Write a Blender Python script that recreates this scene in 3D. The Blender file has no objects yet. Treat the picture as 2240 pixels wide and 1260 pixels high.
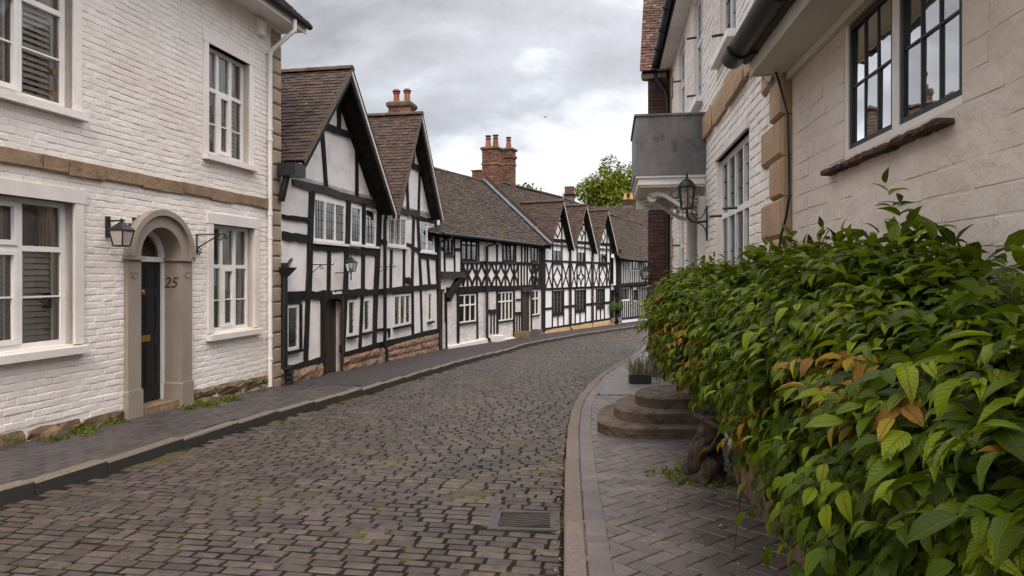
import bpy, bmesh, math, random
import numpy as np
from mathutils import Matrix, Vector
R = random.Random(11)
NR = np.random.RandomState(5)
sc = bpy.context.scene
COL = sc.collection
# ------------------------------------------------------------------ camera
F, CX, HY, CAMZ = 1493.0, 1120.0, 600.0, 1.6      # focal length in photo pixels, principal column, horizon row, eye height
cd = bpy.data.cameras.new('camera'); cam = bpy.data.objects.new('camera', cd); COL.objects.link(cam)
cam.location = (0, 0, CAMZ); cam.rotation_euler = (math.radians(90), 0, 0)
cd.sensor_width = 36; cd.lens = 36 * F / 2240; cd.shift_y = -(630 - HY) / 2240; cd.clip_end = 2000; cd.clip_start = .05
sc.camera = cam
# ------------------------------------------------------------------ sky and light (overcast)
SUN_EL, SUN_AZ = math.radians(48), math.radians(176)   # azimuth clockwise from +Y
wd = bpy.data.worlds.new('World'); sc.world = wd; wd.use_nodes = True
nt = wd.node_tree; nt.nodes.clear()
def N(t, typ, **kw):
    n = t.nodes.new(typ)
    for k, v in kw.items():
        if k in n.inputs: n.inputs[k].default_value = v
        else: setattr(n, k, v)
    return n
def math_n(t, op, a, b=None, c=None, clamp=False):
    n = t.nodes.new('ShaderNodeMath'); n.operation = op; n.use_clamp = clamp
    for i, x in enumerate((a, b, c)):
        if x is None: continue
        if hasattr(x, 'is_linked') or hasattr(x, 'links'): t.links.new(x, n.inputs[i])
        else: n.inputs[i].default_value = x
    return n.outputs[0]
def mix_c(t, fac, a, b, blend='MIX'):
    n = t.nodes.new('ShaderNodeMix'); n.data_type = 'RGBA'; n.blend_type = blend
    for i, x in ((0, fac), (6, a), (7, b)):
        if hasattr(x, 'links'): t.links.new(x, n.inputs[i])
        else: n.inputs[i].default_value = x if i == 0 else (tuple(x) + (1,) if len(x) == 3 else x)
    return n.outputs[2]
sky = nt.nodes.new('ShaderNodeTexSky'); sky.sky_type = 'NISHITA'; sky.sun_disc = False
sky.sun_elevation = SUN_EL; sky.sun_rotation = SUN_AZ; sky.air_density = 1.0; sky.dust_density = 3
tc = nt.nodes.new('ShaderNodeTexCoord'); sep = nt.nodes.new('ShaderNodeSeparateXYZ')
nt.links.new(tc.outputs['Generated'], sep.inputs[0])
zz = math_n(nt, 'MAXIMUM', sep.outputs[2], 0.0)
den = math_n(nt, 'ADD', zz, 0.50)
cmb = nt.nodes.new('ShaderNodeCombineXYZ')
nt.links.new(math_n(nt, 'DIVIDE', sep.outputs[0], den), cmb.inputs[0])
nt.links.new(math_n(nt, 'DIVIDE', sep.outputs[1], den), cmb.inputs[1])
mp = nt.nodes.new('ShaderNodeMapping'); mp.inputs['Location'].default_value = (3.1, 1.7, 0); mp.inputs['Scale'].default_value = (1.5, 2.1, 1)
nt.links.new(cmb.outputs[0], mp.inputs[0])
nz = N(nt, 'ShaderNodeTexNoise', Scale=0.9, Detail=7.0, Roughness=0.52, Distortion=0.35); nt.links.new(mp.outputs[0], nz.inputs['Vector'])
nz2 = N(nt, 'ShaderNodeTexNoise', Scale=2.6, Detail=6.0, Roughness=0.55); nt.links.new(mp.outputs[0], nz2.inputs['Vector'])
s = math_n(nt, 'ADD', math_n(nt, 'MULTIPLY', nz.outputs[0], .72), math_n(nt, 'MULTIPLY', nz2.outputs[0], .28))
cr = nt.nodes.new('ShaderNodeValToRGB'); nt.links.new(s, cr.inputs[0])
e = cr.color_ramp.elements; e[0].position = .33; e[0].color = (.20, .196, .205, 1); e[1].position = .565; e[1].color = (.69, .705, .74, 1)
m = e.new(.445); m.color = (.355, .36, .385, 1)
m = e.new(.505); m.color = (.58, .592, .625, 1)
cie = math_n(nt, 'ADD', math_n(nt, 'MULTIPLY', zz, 1.9), 0.56)          # overcast skies brighten towards the zenith
cl = nt.nodes.new('ShaderNodeVectorMath'); cl.operation = 'SCALE'; nt.links.new(cr.outputs[0], cl.inputs[0]); nt.links.new(cie, cl.inputs['Scale'])
sk = nt.nodes.new('ShaderNodeVectorMath'); sk.operation = 'SCALE'; nt.links.new(sky.outputs[0], sk.inputs[0]); sk.inputs['Scale'].default_value = 0.10
bg = nt.nodes.new('ShaderNodeBackground'); bg.inputs['Strength'].default_value = 1.0
nt.links.new(mix_c(nt, .93, sk.outputs[0], cl.outputs[0]), bg.inputs[0])
wo = nt.nodes.new('ShaderNodeOutputWorld'); nt.links.new(bg.outputs[0], wo.inputs[0])
ld = bpy.data.lights.new('sun', 'SUN'); ld.energy = 1.5; ld.angle = math.radians(28); ld.color = (1, .87, .73)
sun = bpy.data.objects.new('sun', ld); COL.objects.link(sun)
sdir = Vector((math.sin(SUN_AZ) * math.cos(SUN_EL), math.cos(SUN_AZ) * math.cos(SUN_EL), math.sin(SUN_EL)))
sun.rotation_euler = (-sdir).to_track_quat('-Z', 'Y').to_euler(); sun.location = (0, 0, 30)
vs = sc.view_settings; vs.view_transform = 'Standard'; vs.look = 'None'; vs.exposure = 0.98; vs.gamma = 1; vs.use_curve_mapping = False
sc.render.film_transparent = False
sc.cycles.max_bounces = 6; sc.cycles.transparent_max_bounces = 8
# ------------------------------------------------------------------ terrain height (the street runs downhill away from the camera)
def gp(Y):                                              # pavement level
    if Y < 20.3: return CAMZ - (1.34 + .045 * Y)
    return CAMZ - (2.2535 + .023 * (Y - 20.3))
def zr(Y): return gp(Y) - .10                           # carriageway level
def on_ground(px, py, off=0.0):                         # photo pixel -> point on the street surface
    k = (py - HY) / F; Y = 8.0
    for _ in range(60): Y = .5 * Y + .5 * (CAMZ - gp(Y) - off) / max(k, .01)
    return ((px - CX) / F * Y, Y)
# ------------------------------------------------------------------ materials
MATS = {}
def mat(name, c1, c2=None, scale=3.0, rough=.75, bump=0.0, bscale=40.0, var=0.0, spec=.3, detail=5.0, lo=.35, hi=.65, spots=None, metal=0.0, brick=None, side=None, stretch=None):
    if name in MATS: return MATS[name]
    M = bpy.data.materials.new(name); M.use_nodes = True; t = M.node_tree
    b = t.nodes['Principled BSDF']; b.inputs['Roughness'].default_value = rough; b.inputs['Specular IOR Level'].default_value = spec; b.inputs['Metallic'].default_value = metal
    geo = t.nodes.new('ShaderNodeNewGeometry'); oi = t.nodes.new('ShaderNodeObjectInfo')
    pos = geo.outputs['Position']
    if stretch:
        mpn = t.nodes.new('ShaderNodeMapping'); mpn.inputs['Scale'].default_value = stretch; t.links.new(pos, mpn.inputs[0]); pos = mpn.outputs[0]
    n1 = N(t, 'ShaderNodeTexNoise', Scale=scale, Detail=detail, Roughness=.6); t.links.new(pos, n1.inputs['Vector'])
    mr = N(t, 'ShaderNodeMapRange'); mr.inputs[1].default_value = lo; mr.inputs[2].default_value = hi; t.links.new(n1.outputs[0], mr.inputs[0])
    col = mix_c(t, mr.outputs[0], c1, c2 or c1)
    if var:
        rnd = math_n(t, 'FRACT', math_n(t, 'ADD', geo.outputs['Random Per Island'], oi.outputs['Random']))
        v = math_n(t, 'MULTIPLY_ADD', rnd, 2 * var, 1 - var)
        hs = t.nodes.new('ShaderNodeHueSaturation'); t.links.new(v, hs.inputs['Value']); t.links.new(col, hs.inputs['Color'])
        h2 = math_n(t, 'FRACT', math_n(t, 'MULTIPLY', rnd, 7.31)); t.links.new(math_n(t, 'MULTIPLY_ADD', h2, .05 * min(1, var * 3), .5 - .025 * min(1, var * 3)), hs.inputs['Hue'])
        col = hs.outputs[0]
    if spots:                                           # (colour, noise scale, lo, hi)  lichen, moss, stains
        for (c, sscale, l2, h2) in spots:
            n2 = N(t, 'ShaderNodeTexNoise', Scale=sscale, Detail=4.0, Roughness=.65); t.links.new(geo.outputs['Position'], n2.inputs['Vector'])
            m2 = N(t, 'ShaderNodeMapRange'); m2.inputs[1].default_value = l2; m2.inputs[2].default_value = h2; t.links.new(n2.outputs[0], m2.inputs[0])
            col = mix_c(t, m2.outputs[0], col, c)
    if side:                                            # grime on the upright faces, tops worn clean
        sn = t.nodes.new('ShaderNodeSeparateXYZ'); t.links.new(geo.outputs['True Normal'], sn.inputs[0])
        n4 = N(t, 'ShaderNodeTexNoise', Scale=9.0, Detail=5.0); t.links.new(geo.outputs['Position'], n4.inputs['Vector'])
        m4 = N(t, 'ShaderNodeMapRange'); m4.inputs[1].default_value = .55; m4.inputs[2].default_value = .35; t.links.new(math_n(t, 'ADD', sn.outputs[2], math_n(t, 'MULTIPLY_ADD', n4.outputs[0], .5, -.25)), m4.inputs[0])
        col = mix_c(t, m4.outputs[0], col, side)
    bh = None
    if brick:                                           # (length, height, mortar, mortar colour, bump) in the object's own x/z plane
        L, H, mo, mc, bb = brick
        tcn = t.nodes.new('ShaderNodeTexCoord'); sx = t.nodes.new('ShaderNodeSeparateXYZ'); cx = t.nodes.new('ShaderNodeCombineXYZ')
        t.links.new(tcn.outputs['Object'], sx.inputs[0]); t.links.new(math_n(t, 'ADD', sx.outputs[0], sx.outputs[1]), cx.inputs[0]); t.links.new(sx.outputs[2], cx.inputs[1])
        br = t.nodes.new('ShaderNodeTexBrick'); t.links.new(cx.outputs[0], br.inputs['Vector'])
        br.inputs['Scale'].default_value = 1; br.inputs['Brick Width'].default_value = L; br.inputs['Row Height'].default_value = H
        br.inputs['Mortar Size'].default_value = mo; br.inputs['Mortar Smooth'].default_value = .3
        br.inputs['Color1'].default_value = (1, 1, 1, 1); br.inputs['Color2'].default_value = (.75, .75, .75, 1); br.inputs['Mortar'].default_value = (0, 0, 0, 1)
        col = mix_c(t, 1.0, col, mix_c(t, br.outputs['Fac'], br.outputs['Color'], (1, 1, 1)), 'MULTIPLY')
        col = mix_c(t, br.outputs['Fac'], col, mc); bh = math_n(t, 'MULTIPLY', br.outputs['Fac'], -bb)
    t.links.new(col, b.inputs['Base Color'])
    if bump or bh is not None:
        n3 = N(t, 'ShaderNodeTexNoise', Scale=bscale, Detail=6.0, Roughness=.6); t.links.new(pos, n3.inputs['Vector'])
        hgt = math_n(t, 'MULTIPLY', n3.outputs[0], bump if bump else .2)
        if bh is not None: hgt = math_n(t, 'ADD', hgt, bh)
        bp = t.nodes.new('ShaderNodeBump'); bp.inputs['Strength'].default_value = 1; bp.inputs['Distance'].default_value = 1.0
        t.links.new(hgt, bp.inputs['Height']); t.links.new(bp.outputs[0], b.inputs['Normal'])
    MATS[name] = M; return M
def glass_mat(name, tint, boost, rough=.02):
    M = bpy.data.materials.new(name); M.use_nodes = True; t = M.node_tree; t.nodes.clear()
    o = t.nodes.new('ShaderNodeOutputMaterial'); mx = t.nodes.new('ShaderNodeMixShader')
    tr = t.nodes.new('ShaderNodeBsdfTransparent'); tr.inputs[0].default_value = (*tint, 1)
    gl = t.nodes.new('ShaderNodeBsdfGlossy'); gl.inputs['Roughness'].default_value = rough; gl.inputs[0].default_value = (.95, .95, .95, 1)
    fr = t.nodes.new('ShaderNodeFresnel'); fr.inputs[0].default_value = 1.52
    geo = t.nodes.new('ShaderNodeNewGeometry'); n = N(t, 'ShaderNodeTexNoise', Scale=3.5, Detail=2.0); t.links.new(geo.outputs['Position'], n.inputs['Vector'])
    bp = t.nodes.new('ShaderNodeBump'); bp.inputs['Distance'].default_value = .0022; t.links.new(n.outputs[0], bp.inputs['Height'])
    t.links.new(bp.outputs[0], gl.inputs['Normal'])
    t.links.new(math_n(t, 'MULTIPLY', fr.outputs[0], boost, clamp=True), mx.inputs[0]); t.links.new(tr.outputs[0], mx.inputs[1]); t.links.new(gl.outputs[0], mx.inputs[2]); t.links.new(mx.outputs[0], o.inputs[0])
    MATS[name] = M; return M
def leaf_mat(name, c1, c2, c3, trans=.3, rough=.42, veins=False):
    M = bpy.data.materials.new(name); M.use_nodes = True; t = M.node_tree
    b = t.nodes['Principled BSDF']; b.inputs['Roughness'].default_value = rough; b.inputs['Specular IOR Level'].default_value = .22
    geo = t.nodes.new('ShaderNodeNewGeometry'); oi = t.nodes.new('ShaderNodeObjectInfo')
    rnd = math_n(t, 'FRACT', math_n(t, 'ADD', geo.outputs['Random Per Island'], oi.outputs['Random']))
    r = t.nodes.new('ShaderNodeValToRGB'); t.links.new(rnd, r.inputs[0]); r.color_ramp.elements[0].color = (*c1, 1); r.color_ramp.elements[1].color = (*c3, 1)
    x = r.color_ramp.elements.new(.55); x.color = (*c2, 1)
    n = N(t, 'ShaderNodeTexNoise', Scale=30.0, Detail=3.0); t.links.new(geo.outputs['Position'], n.inputs['Vector'])
    col = mix_c(t, math_n(t, 'MULTIPLY', n.outputs[0], .35), r.outputs[0], c1)
    if veins:                                           # midrib, side veins and a few blemishes, in the leaf's own coordinates
        at = t.nodes.new('ShaderNodeAttribute'); at.attribute_name = 'lf'; sx = t.nodes.new('ShaderNodeSeparateXYZ'); t.links.new(at.outputs['Vector'], sx.inputs[0])
        ax = math_n(t, 'ABSOLUTE', sx.outputs[0]); mid = N(t, 'ShaderNodeMapRange'); mid.inputs[1].default_value = .022; mid.inputs[2].default_value = .004; t.links.new(ax, mid.inputs[0])
        sv = math_n(t, 'SINE', math_n(t, 'SUBTRACT', math_n(t, 'MULTIPLY', sx.outputs[1], 52.0), math_n(t, 'MULTIPLY', ax, 60.0))); svm = N(t, 'ShaderNodeMapRange'); svm.inputs[1].default_value = .80; svm.inputs[2].default_value = 1.0; t.links.new(sv, svm.inputs[0])
        vn = math_n(t, 'MAXIMUM', mid.outputs[0], math_n(t, 'MULTIPLY', svm.outputs[0], .45))
        col = mix_c(t, math_n(t, 'MULTIPLY', vn, .45), col, c3)
        n5 = N(t, 'ShaderNodeTexNoise', Scale=55.0, Detail=2.0); t.links.new(geo.outputs['Position'], n5.inputs['Vector']); m5 = N(t, 'ShaderNodeMapRange'); m5.inputs[1].default_value = .70; m5.inputs[2].default_value = .76; t.links.new(n5.outputs[0], m5.inputs[0])
        col = mix_c(t, math_n(t, 'MULTIPLY', m5.outputs[0], .6), col, (.10, .06, .015))
        bp = t.nodes.new('ShaderNodeBump'); bp.inputs['Distance'].default_value = .0025; t.links.new(math_n(t, 'MULTIPLY', vn, -1.0), bp.inputs['Height']); t.links.new(bp.outputs[0], b.inputs['Normal'])
    t.links.new(col, b.inputs['Base Color'])
    tl = t.nodes.new('ShaderNodeBsdfTranslucent'); t.links.new(col, tl.inputs[0])
    mx = t.nodes.new('ShaderNodeMixShader'); mx.inputs[0].default_value = trans
    o = t.nodes['Material Output']; t.links.new(b.outputs[0], mx.inputs[1]); t.links.new(tl.outputs[0], mx.inputs[2]); t.links.new(mx.outputs[0], o.inputs[0])
    MATS[name] = M; return M
WHITE = mat('white_painted_brick', (.81, .745, .69), (.72, .645, .585), 1.1, .6, .008, 18, .03, .25, spots=[((.56, .47, .40), 5, .64, .82), ((.68, .58, .50), 1.0, .56, .8)])
WHITEW = mat('white_painted_wood', (.80, .765, .735), (.70, .665, .63), 5, .45, .001, 60, 0, .4)
CREAM = mat('cream_render', (.72, .67, .62), (.64, .58, .53), 2.2, .6, .002, 40)
W1M = mat('thick_cream_paint', (.64, .54, .465), (.54, .44, .37), 1.6, .55, .014, 11, .02, .3, spots=[((.30, .24, .20), 9, .70, .78)])
PLAST = mat('lime_plaster', (.82, .775, .755), (.73, .675, .655), 1.1, .75, .016, 5, 0, .2, spots=[((.60, .51, .48), 2.2, .54, .80), ((.40, .34, .30), 14, .70, .80)])
TIMB = mat('black_stained_oak', (.010, .009, .0085), (.026, .022, .020), 9, .7, .006, 40, .25, .12, stretch=(1, 1, .35))
TIMG = mat('weathered_grey_oak', (.075, .068, .062), (.028, .025, .023), 12, .75, .008, 40, .2, .12)
TAUPE = mat('taupe_masonry_paint', (.30, .25, .205), (.265, .215, .175), 2.5, .55, .002, 50, 0, .3)
BLACKD = mat('black_door_paint', (.012, .015, .017), (.018, .021, .024), 3, .38, 0, 40, 0, .4)
IRON = mat('black_iron', (.012, .012, .013), (.022, .021, .021), 20, .45, .001, 90, 0, .4)
SAND = mat('sandstone', (.29, .195, .125), (.205, .135, .086), 5, .85, .012, 28, .14, .2, spots=[((.10, .075, .05), 5, .60, .75)])
SANDQ = mat('dressed_sandstone', (.36, .275, .20), (.30, .225, .16), 5, .8, .006, 40, .06, .2)
SANDM = mat('mossy_sandstone', (.26, .175, .105), (.15, .10, .062), 5, .9, .02, 22, .2, .2, spots=[((.075, .085, .015), 4, .55, .68), ((.035, .028, .02), 6, .58, .68)])
SANDO = mat('ochre_sandstone', (.56, .37, .19), (.44, .28, .14), 2.5, .8, .006, 30, .06, .2)
SANDR = mat('red_sandstone', (.29, .185, .122), (.19, .118, .078), 5, .88, .022, 16, .16, .2, spots=[((.10, .06, .045), 8, .62, .75)])
MORT = mat('mortar', (.16, .125, .10), (.11, .085, .07), 8, .95, .01, 60)
TILE = mat('clay_roof_tile', (.080, .053, .041), (.050, .036, .030), 4, .85, .008, 60, .26, .2, spots=[((.36, .33, .28), 7.0, .70, .74), ((.14, .08, .04), 2, .60, .80)])
TILE2 = mat('lichened_roof_tile', (.075, .055, .043), (.047, .036, .031), 6, .9, .008, 60, .38, .15, spots=[((.30, .275, .22), 6.0, .64, .69), ((.10, .085, .045), 1.5, .58, .8)])
RIDGE = mat('ridge_tile', (.105, .068, .048), (.065, .046, .036), 8, .9, .012, 30, .3, .15, spots=[((.20, .13, .04), 6, .60, .72)])
BRICK = mat('red_brick', (.205, .098, .066), (.115, .064, .049), 4, .85, .006, 60, .3, .2, spots=[((.10, .075, .055), 3, .56, .70), ((.34, .24, .10), 5, .66, .76)])
BRICKD = mat('dark_red_brick', (.088, .046, .037), (.058, .034, .029), 4, .85, .006, 60, .25, .2)
POT = mat('terracotta', (.27, .085, .05), (.17, .062, .042), 7, .8, .004, 60, .2, .2, spots=[((.12, .10, .05), 5, .6, .72)])
LEAD = mat('weathered_lead', (.105, .10, .10), (.185, .175, .172), 3.2, .55, .006, 9, 0, .4, spots=[((.045, .045, .05), 4, .56, .70)], stretch=(1, 1, .45))
LEADB = mat('lead_flashing', (.16, .185, .23), (.10, .115, .14), 4, .5, .004, 20, 0, .4)
SETT = mat('granite_sett', (.086, .062, .049), (.047, .035, .029), 14, .55, .010, 60, .34, .4, spots=[((.040, .031, .027), 1.1, .48, .72), ((.085, .072, .02), 3.1, .70, .76)])
JOINT = mat('sett_joint', (.013, .010, .008), (.024, .019, .014), 9, .95, .02, 40, 0, .1, spots=[((.080, .076, .006), 1.3, .55, .63), ((.10, .070, .008), 5.0, .62, .68)])
BLUEB = mat('blue_brick_paver', (.070, .056, .051), (.045, .038, .036), 6, .5, .006, 40, .20, .35, spots=[((.07, .075, .012), 7, .63, .72)])
PJOINT = mat('paver_joint', (.03, .026, .022), (.045, .038, .03), 9, .95, .02, 40, 0, .1, spots=[((.09, .095, .01), 5, .54, .62)])
HERR = mat('herringbone_paver', (.128, .096, .080), (.076, .058, .049), 4, .42, .005, 40, .18, .4, spots=[((.06, .05, .05), 1.3, .5, .7)])
TARM = mat('worn_tarmac', (.055, .045, .042), (.040, .034, .033), 3, .7, .01, 120, 0, .3)
KERB = mat('granite_kerb', (.180, .140, .112), (.122, .096, .079), 40, .75, .008, 90, .10, .3, side=(.040, .035, .032))
SLAB = mat('paving_slab', (.165, .138, .122), (.12, .10, .09), 5, .5, .004, 50, .08, .35)
STEP = mat('brown_sandstone_step', (.150, .108, .078), (.080, .058, .043), 9, .85, .03, 18, .06, .2, spots=[((.25, .15, .07), 3.3, .70, .76), ((.04, .03, .022), 5, .56, .7)])
DARK = mat('unlit_interior_shade', (.02, .017, .015), (.03, .026, .022), 3, .9)  # near-black walls put the shade of unlit rooms into the colour
CURT = mat('curtain', (.78, .68, .58), (.46, .38, .32), 25, .9, 0, 40, 0, .1, stretch=(1, 1, .03))
SHUT = mat('louvre_shutter', (.82, .78, .72), (.76, .71, .65), 4, .5)
ROOM = mat('dim_room', (.42, .36, .30), (.32, .27, .22), 2, .9)
BROWN = mat('brown_oak_door', (.045, .026, .019), (.028, .017, .013), 14, .55, .004, 40, .2, .35, stretch=(1, 1, .15))
PBRICK = mat('white_painted_small_brick', (.78, .735, .715), (.70, .655, .635), 2, .7, .004, 40, 0, .25, brick=(.23, .075, .008, (.62, .57, .55), .012))
BRASS = mat('brass', (.48, .29, .07), (.40, .22, .05), 20, .35, 0, 40, 0, .5, metal=.7)
LAMPG = mat('frosted_lamp_glass', (.50, .43, .36), (.42, .36, .30), 12, .3, 0, 40, 0, .5)
BARK = mat('wisteria_bark', (.12, .085, .06), (.05, .036, .027), 16, .9, .035, 26, .1, .15, stretch=(1, 1, .3))
GREYM = mat('grey_galvanised', (.25, .25, .26), (.18, .18, .19), 6, .5)
GROUND = mat('earth', (.07, .06, .04), (.05, .06, .03), .3, .95)
YEL = mat('yellow_plastic', (.65, .34, .02), (.6, .3, .02), 5, .5)
RED = mat('red_paint', (.30, .02, .03), (.25, .015, .02), 5, .5)
BLUEC = mat('blue_cloth', (.02, .10, .20), (.02, .07, .15), 5, .8)
PLANT = mat('boxwood_leaf', (.035, .07, .012), (.06, .10, .02), 8, .6, .01, 60, .3)
GLASS = glass_mat('window_glass', (.94, .95, .93), 1.6)
GLASSD = glass_mat('dark_window_glass', (.5, .5, .48), .75)
GLASSL = glass_mat('leaded_glass', (.80, .82, .78), 2.6, .03)
LEAFG = leaf_mat('wisteria_leaf', (.026, .046, .0015), (.094, .142, .003), (.25, .29, .006), .36, .46, True)
LEAFO = leaf_mat('autumn_leaf', (.22, .10, .018), (.34, .17, .03), (.34, .27, .02), .35, .5, True)
TREEL = leaf_mat('tree_leaf', (.05, .075, .006), (.15, .18, .010), (.27, .28, .02), .4, .6)
# ------------------------------------------------------------------ mesh helpers
class MB:
    def __init__(s): s.v = []; s.f = []
    def add(s, vs, fs):
        o = len(s.v); s.v += [tuple(p) for p in vs]; s.f += [tuple(i + o for i in q) for q in fs]; return s
    def box(s, x0, x1, y0, y1, z0, z1):
        return s.add([(x0, y0, z0), (x1, y0, z0), (x1, y1, z0), (x0, y1, z0), (x0, y0, z1), (x1, y0, z1), (x1, y1, z1), (x0, y1, z1)],
                     [(0, 3, 2, 1), (4, 5, 6, 7), (0, 1, 5, 4), (1, 2, 6, 5), (2, 3, 7, 6), (3, 0, 4, 7)])
    def prism(s, poly, y0, y1):                          # poly in (x, z); front at y0
        n = len(poly); a = sum(poly[i][0] * poly[(i + 1) % n][1] - poly[(i + 1) % n][0] * poly[i][1] for i in range(n))
        if a < 0: poly = poly[::-1]
        vs = [(p[0], y0, p[1]) for p in poly] + [(p[0], y1, p[1]) for p in poly]
        return s.add(vs, [tuple(range(n)), tuple(range(2 * n - 1, n - 1, -1))] + [(i, n + i, n + (i + 1) % n, (i + 1) % n) for i in range(n)])
    def xf(s, M): s.v = [tuple(M @ Vector(p)) for p in s.v]; return s
    def tube(s, pts, r, n=8):
        pts = [Vector(p) for p in pts]; m = len(pts); rs = r if isinstance(r, (list, tuple)) else [r] * m; o = len(s.v); up = Vector((.13, .29, .95))
        for i, p in enumerate(pts):
            d = (pts[min(i + 1, m - 1)] - pts[max(i - 1, 0)]).normalized()
            a = d.cross(up)
            if a.length < .05: a = d.cross(Vector((1, 0, 0)))
            a.normalize(); b = d.cross(a)
            for k in range(n):
                t = 2 * math.pi * k / n; s.v.append(tuple(p + a * (rs[i] * math.cos(t)) + b * (rs[i] * math.sin(t))))
        for i in range(m - 1):
            for k in range(n): s.f.append((o + i * n + k, o + i * n + (k + 1) % n, o + (i + 1) * n + (k + 1) % n, o + (i + 1) * n + k))
        s.f.append(tuple(o + k for k in range(n))[::-1]); s.f.append(tuple(o + (m - 1) * n + k for k in range(n))); return s
    def lathe(s, prof, c, n=16, a0=0.0):
        o = len(s.v)
        for (r, z) in prof:
            for k in range(n):
                t = 2 * math.pi * k / n + a0; s.v.append((c[0] + r * math.cos(t), c[1] + r * math.sin(t), c[2] + z))
        for i in range(len(prof) - 1):
            for k in range(n): s.f.append((o + i * n + k, o + i * n + (k + 1) % n, o + (i + 1) * n + (k + 1) % n, o + (i + 1) * n + k))
        s.f.append(tuple(o + k for k in range(n))[::-1]); s.f.append(tuple(o + (len(prof) - 1) * n + k for k in range(n))); return s
    def obj(s, name, mt, parent=None, smooth=False, kind=None, fix=True):
        me = bpy.data.meshes.new(name); me.from_pydata(s.v, [], s.f); me.materials.append(mt)
        if fix:
            b = bmesh.new(); b.from_mesh(me); bmesh.ops.recalc_face_normals(b, faces=b.faces); b.to_mesh(me); b.free()
        if smooth:
            me.polygons.foreach_set('use_smooth', [True] * len(me.polygons))
            try: me.set_sharp_from_angle(angle=math.radians(40))
            except Exception: pass
        o = bpy.data.objects.new(name, me); COL.objects.link(o)
        if parent is not None: o.parent = parent
        if kind: o['kind'] = kind
        return o
WM = {}                                                  # world matrices of the empties, for ranking pieces
def thing(name, label, cat, M=None, group=None, loc=None):
    o = bpy.data.objects.new(name, None); COL.objects.link(o); o.empty_display_size = .3
    if M is None: M = Matrix.Translation(Vector(loc or (0, 0, 0)))
    o.matrix_world = M; WM[o.name] = np.array(M); o['label'] = label; o['category'] = cat
    if group: o['group'] = group
    return o
def tag(o, label, cat, group=None):
    o['label'] = label; o['category'] = cat
    if group: o['group'] = group
    return o
def struct(o): o['kind'] = 'structure'; return o
class Fac:                                               # a facade: x along the wall, y into the wall, z up
    def __init__(s, X, Y, ang, z0=None):                 # ang: heading of +x, degrees clockwise from +Y
        a = math.radians(ang); s.P = (X, Y); s.d = (math.sin(a), math.cos(a)); s.i = (-s.d[1], s.d[0]); s.z0 = gp(Y) if z0 is None else z0
        s.M = Matrix(((s.d[0], s.i[0], 0, X), (s.d[1], s.i[1], 0, Y), (0, 0, 1, s.z0), (0, 0, 0, 1)))
    def uv(s, px, py, out=0.0):
        k = (px - CX) / F; X = s.P[0] - out * s.i[0]; Y = s.P[1] - out * s.i[1]
        u = (k * Y - X) / (s.d[0] - k * s.d[1]); t = Y + u * s.d[1]
        return (u, CAMZ + (HY - py) / F * t - s.z0)
    def u(s, px, out=0.0): return s.uv(px, 0, out)[0]
    def z(s, px, py, out=0.0): return s.uv(px, py, out)[1]
    def xy(s, u, y=0.0): return (s.P[0] + u * s.d[0] + y * s.i[0], s.P[1] + u * s.d[1] + y * s.i[1])
    def g(s, u): return gp(s.xy(u)[1]) - s.z0            # pavement level in local z
    def rect(s, x0, x1, yt, yb, out=0.0):
        xm = .5 * (x0 + x1); return (s.u(x0, out), s.u(x1, out), s.z(xm, yb, out), s.z(xm, yt, out))
# stones, bricks and tiles -----------------------------------------------------
def block_variants(w, h, d, b, j, n, seed, fine=False):
    rr = random.Random(seed); out = []
    for _ in range(n):
        q = lambda a: rr.uniform(-a, a)
        v = []; f = []
        def ring(iw, ih, y, jj): return [(sx * (w / 2 - iw) + q(jj), y + q(jj * .5), sz * (h / 2 - ih) + q(jj)) for sx, sz in ((-1, -1), (1, -1), (1, 1), (-1, 1))]
        v += ring(0, 0, d / 2, 0) + ring(0, 0, -d / 2 + b, j) + ring(b, b, -d / 2, j)
        for k in (0, 4):
            for i in range(4): f.append((k + i, k + (i + 1) % 4, k + 4 + (i + 1) % 4, k + 4 + i))
        if fine:
            o = len(v); cx = [sum(p[k] for p in v[8:12]) / 4 for k in range(3)]; v.append((cx[0] + q(w * .1), cx[1] - b * .15, cx[2] + q(h * .1)))
            for i in range(4): f.append((8 + i, 8 + (i + 1) % 4, o))
        else: f.append((8, 9, 10, 11))
        A = np.array(v); A /= np.array([w, d, h]); out.append((A, f))
    return out
def rough_variants(w, h, d, amp, n, seed, nx=5, nz=4):
    rr = random.Random(seed); out = []
    for _ in range(n):
        v = []; f = []
        for iz in range(nz):
            for ix in range(nx):
                x = -w / 2 + w * ix / (nx - 1); z = -h / 2 + h * iz / (nz - 1); ed = ix in (0, nx - 1) or iz in (0, nz - 1)
                y = -d / 2 + (amp * 1.2 if ed else 0) + rr.uniform(-amp, amp) * (.6 if ed else 1)
                if ed and (ix in (0, nx - 1)) and (iz in (0, nz - 1)): x *= .93; z *= .90
                v.append((x + rr.uniform(-amp, amp) * (.6 if ed else 1), y, z + rr.uniform(-amp, amp) * (.6 if ed else 1)))
        for iz in range(nz - 1):
            for ix in range(nx - 1): a = iz * nx + ix; f.append((a, a + 1, a + nx + 1, a + nx))
        rim = [ix for ix in range(nx)] + [iz * nx + nx - 1 for iz in range(1, nz)] + [(nz - 1) * nx + ix for ix in range(nx - 2, -1, -1)] + [iz * nx for iz in range(nz - 2, 0, -1)]
        o = len(v); v += [(v[i][0], d / 2, v[i][2]) for i in rim]; m = len(rim)
        for k in range(m): f.append((rim[k], o + k, o + (k + 1) % m, rim[(k + 1) % m]))
        A = np.array(v); A /= np.array([w, d, h]); out.append((A, f))
    return out
def frame4(c, ax, ay, az):
    M = np.eye(4); M[:3, 0] = ax; M[:3, 1] = ay; M[:3, 2] = az; M[:3, 3] = c; return M
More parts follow.
